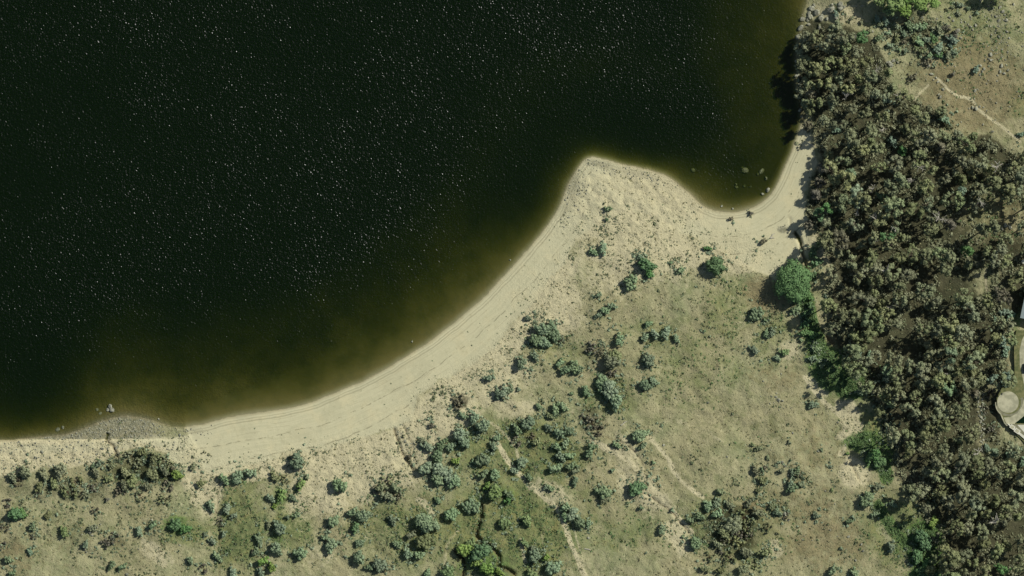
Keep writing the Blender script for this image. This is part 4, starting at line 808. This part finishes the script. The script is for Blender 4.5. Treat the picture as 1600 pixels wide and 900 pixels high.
# lawn, drive, turning circle
arc = lambda cx, cy, r, a0, a1, k_=20, ry=None: [(cx + r * math.cos(math.radians(a0 + (a1 - a0) * i / k_)), cy - (ry or r) * math.sin(math.radians(a0 + (a1 - a0) * i / k_))) for i in range(k_ + 1)]
o = slab('lawn', [(1584, 528), (1587, 516), (1720, 512), (1720, 720), (1606, 720), (1604, 696), (1573, 664), (1562, 650), (1556.5, 635), (1556, 620), (1564, 606), (1574, 604), (1584, 590), (1583, 550)], ZH - 2.2, ZH, LAWN); tag(o, kind='structure')
drive = [(1600, 522), (1595, 532), (1591.5, 548), (1592, 570), (1595.5, 585), (1598.5, 600), (1599, 622), (1595, 635), (1588, 645), (1577, 651.5), (1567, 652), (1571, 662), (1584, 662), (1600, 648), (1640, 625), (1640, 522)]
tag(slab('driveway', drive, ZH - .3, ZH + .02, CONC), kind='structure')
tag(slab('drive_verge', arc(1575.5, 628, 18.5, 150, 380, 30) + arc(1575.5, 628, 22.5, 380, 205, 24)[:], ZH - .3, ZH + .008, CONC2), kind='structure')
tag(slab('turning_circle', arc(1573.5, 628, 16.8, 0, 350, 35), ZH - .3, ZH + .05, CONC), kind='structure')
o = slab('retaining_wall', arc(1575.5, 630, 20.5, 175, 232, 10) + [(1569, 660), (1573, 664.5), (1571.6, 665.4), (1567.5, 661)] + arc(1575.5, 630, 22, 230, 175, 10), ZH - 2.2, ZH + .35, CONC); tag(o, 'low pale retaining wall curving below the turning circle', 'wall')
# dark garden pond behind the terrace, and the terrace with two framed skylights
pm = flat_mat('pond_water', lin(10, 28, 14), lin(14, 34, 18), .3, .15)
tag(slab('pond', [(1584, 661), (1600, 648.5), (1640, 620), (1640, 661)], ZH - .2, ZH + .04, pm), kind='structure')
ter = slab('terrace', [(1572.5, 662.5), (1640, 662.5), (1640, 718), (1601, 687)], ZH - 2.5, ZH + .3, CONC2); tag(ter, 'raised grey terrace with pale edge and two framed skylights at right edge', 'terrace')
ter.name = 'terrace'
slab('edge_coping', [(1571.8, 661.5), (1574.8, 661.5), (1603, 684), (1603, 689.5)], ZH + .1, ZH + .5, FRAME, ter)
slab('paving', [(1588, 663.5), (1640, 663.5), (1640, 690), (1612, 690)], ZH + .1, ZH + .36, FRAME, ter)
for cx, cy, hw, hh in ((1580.3, 666.8, 4.0, 3.0), (1587.7, 673, 4.6, 3.4)):
    c, s = math.cos(.62), math.sin(.62); q = lambda a, b_, k_: [(cx + x * a * k_ * c - y * b_ * k_ * s, cy + x * a * k_ * s + y * b_ * k_ * c) for x, y in ((-1, -1), (1, -1), (1, 1), (-1, 1))]
    sf = slab('skylight', q(hw, hh, 1), ZH + .2, ZH + .62, FRAME, ter); slab('pane', q(hw, hh, .62), ZH + .5, ZH + .66, CONC, sf)

# car parked on the drive at the edge of the picture
CARP = flat_mat('dark_car_paint', lin(34, 40, 52), lin(40, 46, 58), .5, .25); TYRE = flat_mat('tyre_rubber', lin(24, 24, 24), lin(30, 30, 30), 2)
car = link('parked_car', None, None, PX(1600.5, 575, ZH + .02), (0, 0, math.radians(-3)))
def carbody(bm):
    prof = [(-2.2, .35), (-2.25, .75), (-1.9, .95), (-1.1, 1.0), (-.6, 1.42), (.9, 1.46), (1.6, 1.0), (2.1, .92), (2.25, .7), (2.2, .35)]
    L = [bm.verts.new((-.88 if z < 1.1 else -.7, y, z)) for y, z in prof]; Rr = [bm.verts.new((.88 if z < 1.1 else .7, y, z)) for y, z in prof]
    bm.faces.new(L); bm.faces.new(Rr[::-1])
    for i in range(len(prof)): k_ = (i + 1) % len(prof); bm.faces.new((L[i], Rr[i], Rr[k_], L[k_]))
bmobj('body', carbody, CARP, car)
for nm, y0, z0, y1, z1 in (('windscreen', -1.02, 1.06, -.66, 1.38), ('rear_window', .98, 1.42, 1.5, 1.08)):
    def gl(bm):
        v = [bm.verts.new(p_) for p_ in ((-.66, y0 - .02, z0 + .03), (.66, y0 - .02, z0 + .03), (.6, y1 - .0, z1 + .05), (-.6, y1 - .0, z1 + .05))]; bm.faces.new(v)
        r = bmesh.ops.extrude_face_region(bm, geom=bm.faces[:]); bmesh.ops.translate(bm, verts=[q for q in r['geom'] if isinstance(q, bmesh.types.BMVert)], vec=(0, 0, -.04))
    bmobj(nm, gl, DARKG, car)
for x in (-.82, .82):
    for y in (-1.4, 1.4):
        def wh(bm): bmesh.ops.create_cone(bm, cap_ends=True, segments=16, radius1=.33, radius2=.33, depth=.22, matrix=Matrix.Translation((x, y, .33)) @ Matrix.Rotation(math.pi / 2, 4, 'Y'))
        bmobj('wheel', wh, TYRE, car)
tag(car, 'dark blue car parked on the pale drive at the right edge', 'car')
# white water tank between the trees at the edge
def tank(bm): bmesh.ops.create_cone(bm, cap_ends=True, segments=24, radius1=.9, radius2=.9, depth=2.0, matrix=Matrix.Translation((0, 0, 1.0)))
tk = link('water_tank', None, None, ground(1598, 409), (0, 0, 0)); bmobj('drum', tank, FRAME, tk)
bmobj('lid', lambda bm: bmesh.ops.create_cone(bm, cap_ends=True, segments=24, radius1=.95, radius2=.2, depth=.35, matrix=Matrix.Translation((0, 0, 2.19))), FRAME, tk)
tag(tk, 'small white water tank among trees above the house', 'water tank')
# driftwood on the east beach
def log(px, py, L, a, r=.22):
    o = link('driftwood', tubes_mesh('driftwood', [([(-L / 2, 0, .15), (0, .12, .25), (L / 2, 0, .2)], [r, r * .9, r * .5]), ([(0, .1, .2), (L * .2, L * .22, .5)], [r * .6, r * .2])]), None, ground(px, py), (0, 0, a)); o.data.materials.append(DEAD)
    THINGS.append((o, px, py, 'driftwood log', 'pale', 'fallen')); return o
log(1207, 368, 3.2, .8); log(1268, 227, 3.5, -.6); log(918, 858, 3, -.2); log(975, 661, 3.5, .6); log(1207, 372, 2, .1)

# ------------------------------------------------------------------ labels: each one names a place that can be found
AREAS = [(40, 750, 'at the left end of the scrubby bank'), (120, 770, 'in the scrubby bank below the pale rocks'), (230, 730, 'in the scrub beside the small bank gully'), (290, 760, 'where the scrubby bank meets the sand'),
 (30, 850, 'in the bottom-left corner'), (150, 850, 'on the dry slope near the bottom left'), (270, 850, 'around the green patch below the bank scrub'), (350, 780, 'in the green strip under the left beach'), (350, 870, 'at the bottom beside the long green strip'),
 (460, 750, 'just below the left beach'), (440, 850, 'in the green patch under the left beach'), (545, 760, 'alone below the middle beach'), (530, 840, 'on the grass below the middle beach'), (610, 760, 'around the brown scrub patch below the beach'), (620, 860, 'near the bottom left of the large gully'),
 (680, 730, 'in the big clump below the beach gully'), (715, 685, 'at the upper end of the big clump'), (665, 830, 'between the big clump and the bottom edge'), (750, 660, 'left of the upper track'), (720, 625, 'on the sand above the big clump'), (765, 720, 'just left of the sandy track'), (775, 775, 'around the lime-green bush by the track'), (730, 810, 'at the head of the dark gully'),
 (740, 870, 'in the loop of the dark gully'), (800, 830, 'right of the dark gully'), (850, 880, 'at the bottom end of the sandy track'), (790, 610, 'on the sandy rise below the beach'), (815, 665, 'at the left of the meadow thicket'), (870, 650, 'in the upper meadow thicket'), (880, 710, 'in the middle of the meadow thicket'), (860, 755, 'beside the sandy track below the thicket'), (820, 730, 'between track and thicket'),
 (930, 610, 'in the dense thicket top'), (925, 665, 'in the brown hollow below the dense thicket'), (895, 800, 'on the slope right of the track'), (945, 770, 'left of the round meadow bush'), (1000, 690, 'above the round meadow bush'), (1000, 765, 'on the bare scar of the meadow'), (1040, 820, 'below the long bare scar'), (850, 520, 'by the beach edge at mid height'), (885, 575, 'in the group below the beach bend'), (825, 560, 'at the foot of the beach-edge thicket'),
 (950, 560, 'in the middle of the headland'), (945, 480, 'on the left of the headland'), (1020, 530, 'in the centre row of the headland'), (1000, 425, 'on the upper headland'), (945, 335, 'on the sand near the headland tip'), (940, 390, 'below the headland tip'), (1060, 420, 'right of the upper headland pair'), (1115, 405, 'beside the cove sand'), (1010, 600, 'below the headland row'), (1055, 660, 'on the open central meadow'), (1095, 510, 'alone on the open meadow'),
 (1190, 500, 'on the red-brown ground by the gully strip'), (1180, 360, 'on the cove sand'), (1110, 790, 'at the top of the lower grey scrub'), (1090, 850, 'at the left of the lower grey scrub'), (1150, 830, 'in the middle of the lower grey scrub'), (1140, 880, 'at the bottom of the lower grey scrub'), (1190, 750, 'above the lower grey scrub'), (1195, 850, 'right of the lower grey scrub'), (1240, 745, 'in the rocky scrub on the right meadow'), (1290, 720, 'beside the small right-hand path'), (1220, 625, 'among rocks left of the green gully'),
 (1240, 800, 'below the rocky meadow scrub'), (1325, 810, 'on the reddish right meadow'), (1315, 880, 'at the bottom of the reddish meadow'), (1375, 790, 'between the meadow and the wood'), (1395, 850, 'at the bottom edge of the right meadow'), (1265, 480, 'in the green strip below the round tree'), (1275, 560, 'in the lower green gully strip'), (1220, 550, 'left of the green gully strip'), (1280, 400, 'between the creek and the wood'), (1360, 700, 'in the green hollow against the wood'), (1440, 860, 'in the green corner beside the lower wood'),
 (1275, 20, 'on the lake cliff at the top'), (1270, 65, 'on the cliff side of the wood'), (1310, 65, 'at the top of the wood'), (1350, 80, 'at the upper right rim of the wood'), (1395, 100, 'between the wood and the upper meadow'), (1265, 115, 'over the lake below the cliff'), (1300, 120, 'in the upper wood near the cliff'), (1345, 125, 'in the upper wood near the path end'), (1280, 165, 'by the lakeside under the upper wood'), (1320, 165, 'around the fallen white trunk'),
 (1375, 165, 'where the wood meets the footpath'), (1305, 210, 'in the dark gap above the east beach'), (1355, 215, 'in the wood below the fallen white trunk'), (1280, 270, 'beside the east beach'), (1320, 270, 'in the wood right of the east beach'), (1270, 335, 'over the foot of the east beach'), (1315, 330, 'in the wood right of the creek mouth'), (1365, 265, 'in the wood level with the headland tip'), (1365, 320, 'in the wood level with the cove'), (1410, 220, 'left of the upper clearing'), (1410, 280, 'right of centre in the upper wood'), (1430, 180, 'at the wood rim under the footpath start'),
 (1460, 215, 'at the wood rim below the footpath bend'), (1510, 230, 'at the wood rim below the footpath'), (1450, 270, 'in the upper wood below the rim'), (1500, 290, 'in the upper right wood'), (1550, 260, 'near the leaning white dead tree'), (1590, 250, 'at the right edge below the footpath'), (1580, 310, 'by the reddish clearing at the right edge'), (1540, 330, 'left of the reddish clearing'), (1420, 340, 'in the middle wood above the dark gap'), (1470, 350, 'in the middle wood left of the clearing'), (1570, 380, 'below the reddish clearing'),
 (1330, 400, 'in the wood right of the sandy creek'), (1380, 400, 'in the wood level with the creek'), (1430, 400, 'in the middle wood'), (1480, 400, 'in the wood by the rust-brown floor'), (1530, 410, 'at the wood clearing above the house'), (1580, 430, 'by the white tank'), (1300, 440, 'at the wood edge beside the round tree'), (1350, 450, 'in the wood level with the round tree'), (1410, 450, 'deep in the wood facing the round tree'), (1450, 470, 'left of the dark gap above the drive'), (1500, 490, 'left of the house'), (1550, 480, 'nearest the house'),
 (1310, 500, 'at the wood edge beside the green strip'), (1360, 510, 'in the wood right of the green strip'), (1400, 500, 'above the widest dark gap'), (1450, 530, 'right of the widest dark gap'), (1500, 540, 'in the wood left of the drive'), (1560, 540, 'beside the drive'), (1320, 560, 'where green strip and wood meet'), (1370, 570, 'below the widest dark gap'), (1410, 590, 'in the wood below the bright green bush'), (1460, 590, 'in the wood level with the drive loop'), (1520, 590, 'above the row of pale stones'), (1570, 590, 'just above the turning circle'),
 (1360, 620, 'at the wood edge above the bare gully'), (1400, 640, 'in the wood right of the bare gully'), (1450, 640, 'in the lower wood above the dead trees'), (1500, 640, 'left of the row of pale stones'), (1545, 650, 'between the stones and the turning circle'), (1390, 690, 'in the dark notch by the green hollow'), (1430, 700, 'right of the green hollow'), (1470, 700, 'left of the lower dead trees'), (1510, 710, 'around the lower dead trees'), (1560, 710, 'below the terrace'), (1595, 730, 'at the right edge below the terrace'),
 (1420, 750, 'by the sandy bank in the lower wood'), (1480, 760, 'in the lower wood beside the sandy bank'), (1530, 770, 'in the lower wood below the dead trees'), (1580, 780, 'at the right edge of the lower wood'), (1450, 810, 'at the left rim of the lower wood'), (1500, 820, 'in the middle of the lower wood'), (1550, 830, 'around the lowest dead tree'), (1590, 840, 'at the right edge near the bottom'), (1480, 880, 'at the bottom of the wood, left part'), (1530, 885, 'at the bottom of the wood, middle part'), (1585, 885, 'in the bottom-right corner'),
 (1400, 10, 'at the top edge above the wood'), (1440, 60, 'in the rocky thicket at the top'), (1370, 40, 'just below the top trees'), (1490, 50, 'at the right tip of the rocky thicket'), (1520, 40, 'on the upper meadow beside the thicket'), (1565, 25, 'in the rocky scatter near the top right'), (1540, 95, 'in the rock group on the upper meadow'), (1565, 110, 'in the right-hand meadow rock group'), (1435, 110, 'on the meadow left of the footpath'), (1465, 130, 'at the bend where the footpaths meet'), (1525, 155, 'beside the upper meadow footpath'), (1570, 190, 'above the footpath end'), (1475, 185, 'at the wood rim right of the footpath'),
 (170, 640, 'in the shallows off the gravel spit'), (100, 690, 'on the pale rocky bank'), (260, 670, 'on the gravel spit'), (1165, 280, 'in the shallows of the cove'), (1200, 300, 'at the waterline of the cove'), (645, 535, 'in the shallows off the middle beach'), (797, 406, 'in the shallows off the upper beach'), (1125, 325, 'at the cove waterline'), (1533, 628, 'at the top of the pale stone row'), (1535, 660, 'halfway down the pale stone row'), (1540, 700, 'at the foot of the pale stone row')]
AR = np.array([(a[0], a[1]) for a in AREAS], float)
ORD = ['', 'first', 'second', 'third', 'fourth', 'fifth', 'sixth', 'seventh', 'eighth', 'ninth', 'tenth', 'eleventh', 'twelfth', 'thirteenth', 'fourteenth', 'fifteenth', 'sixteenth', 'seventeenth', 'eighteenth', 'nineteenth', 'twentieth', 'twenty-first', 'twenty-second', 'twenty-third', 'twenty-fourth']
buckets = {}
for t in THINGS:
    i = int(np.argmin((AR[:, 0] - t[1]) ** 2 + (AR[:, 1] - t[2]) ** 2)); buckets.setdefault((t[3], t[5], t[4], i), []).append(t)
CATS = {'shrub': 'shrub', 'scrub tree': 'scrub tree', 'twiggy bush': 'dry bush', 'bush': 'bush', 'gum tree': 'tree', 'dead tree': 'dead tree', 'boulder': 'rock', 'tree': 'tree', 'driftwood log': 'log'}
GRP = {'shrub': 'shrubs dotted over the lakeside slope', 'scrub tree': 'olive scrub trees on bank and slope', 'twiggy bush': 'dry twiggy bushes', 'bush': 'green leafy bushes', 'gum tree': 'gum trees of the wood', 'dead tree': 'bleached dead trees in the wood', 'boulder': 'boulders and stones', 'tree': 'bright green trees at the top edge', 'driftwood log': 'bleached fallen logs'}
for (kd, size, look, i), ts in buckets.items():
    vert = max(t[2] for t in ts) - min(t[2] for t in ts) > max(t[1] for t in ts) - min(t[1] for t in ts)
    ts.sort(key=(lambda t: t[2]) if vert else (lambda t: t[1]))
    for k_, t in enumerate(ts):
        nth = '' if len(ts) == 1 else (' topmost' if vert else ' leftmost') if k_ == 0 else f' {ORD[k_ + 1]} from the ' + ('top' if vert else 'left')
        base = f'{size} {look} {kd}'
        lab = base + (',' + nth + ' one' if k_ == 0 and nth else ',' + nth if nth else '') + ' ' + AREAS[i][2]
        tag(t[0], lab, CATS[kd], GRP[kd])
print([t[0]['label'] for t in THINGS if len(t[0]['label'].split()) > 16])
print('THINGS', len(THINGS), 'gums', len(placed), 'maxlabel', max(len(t[0]['label'].split()) for t in THINGS))
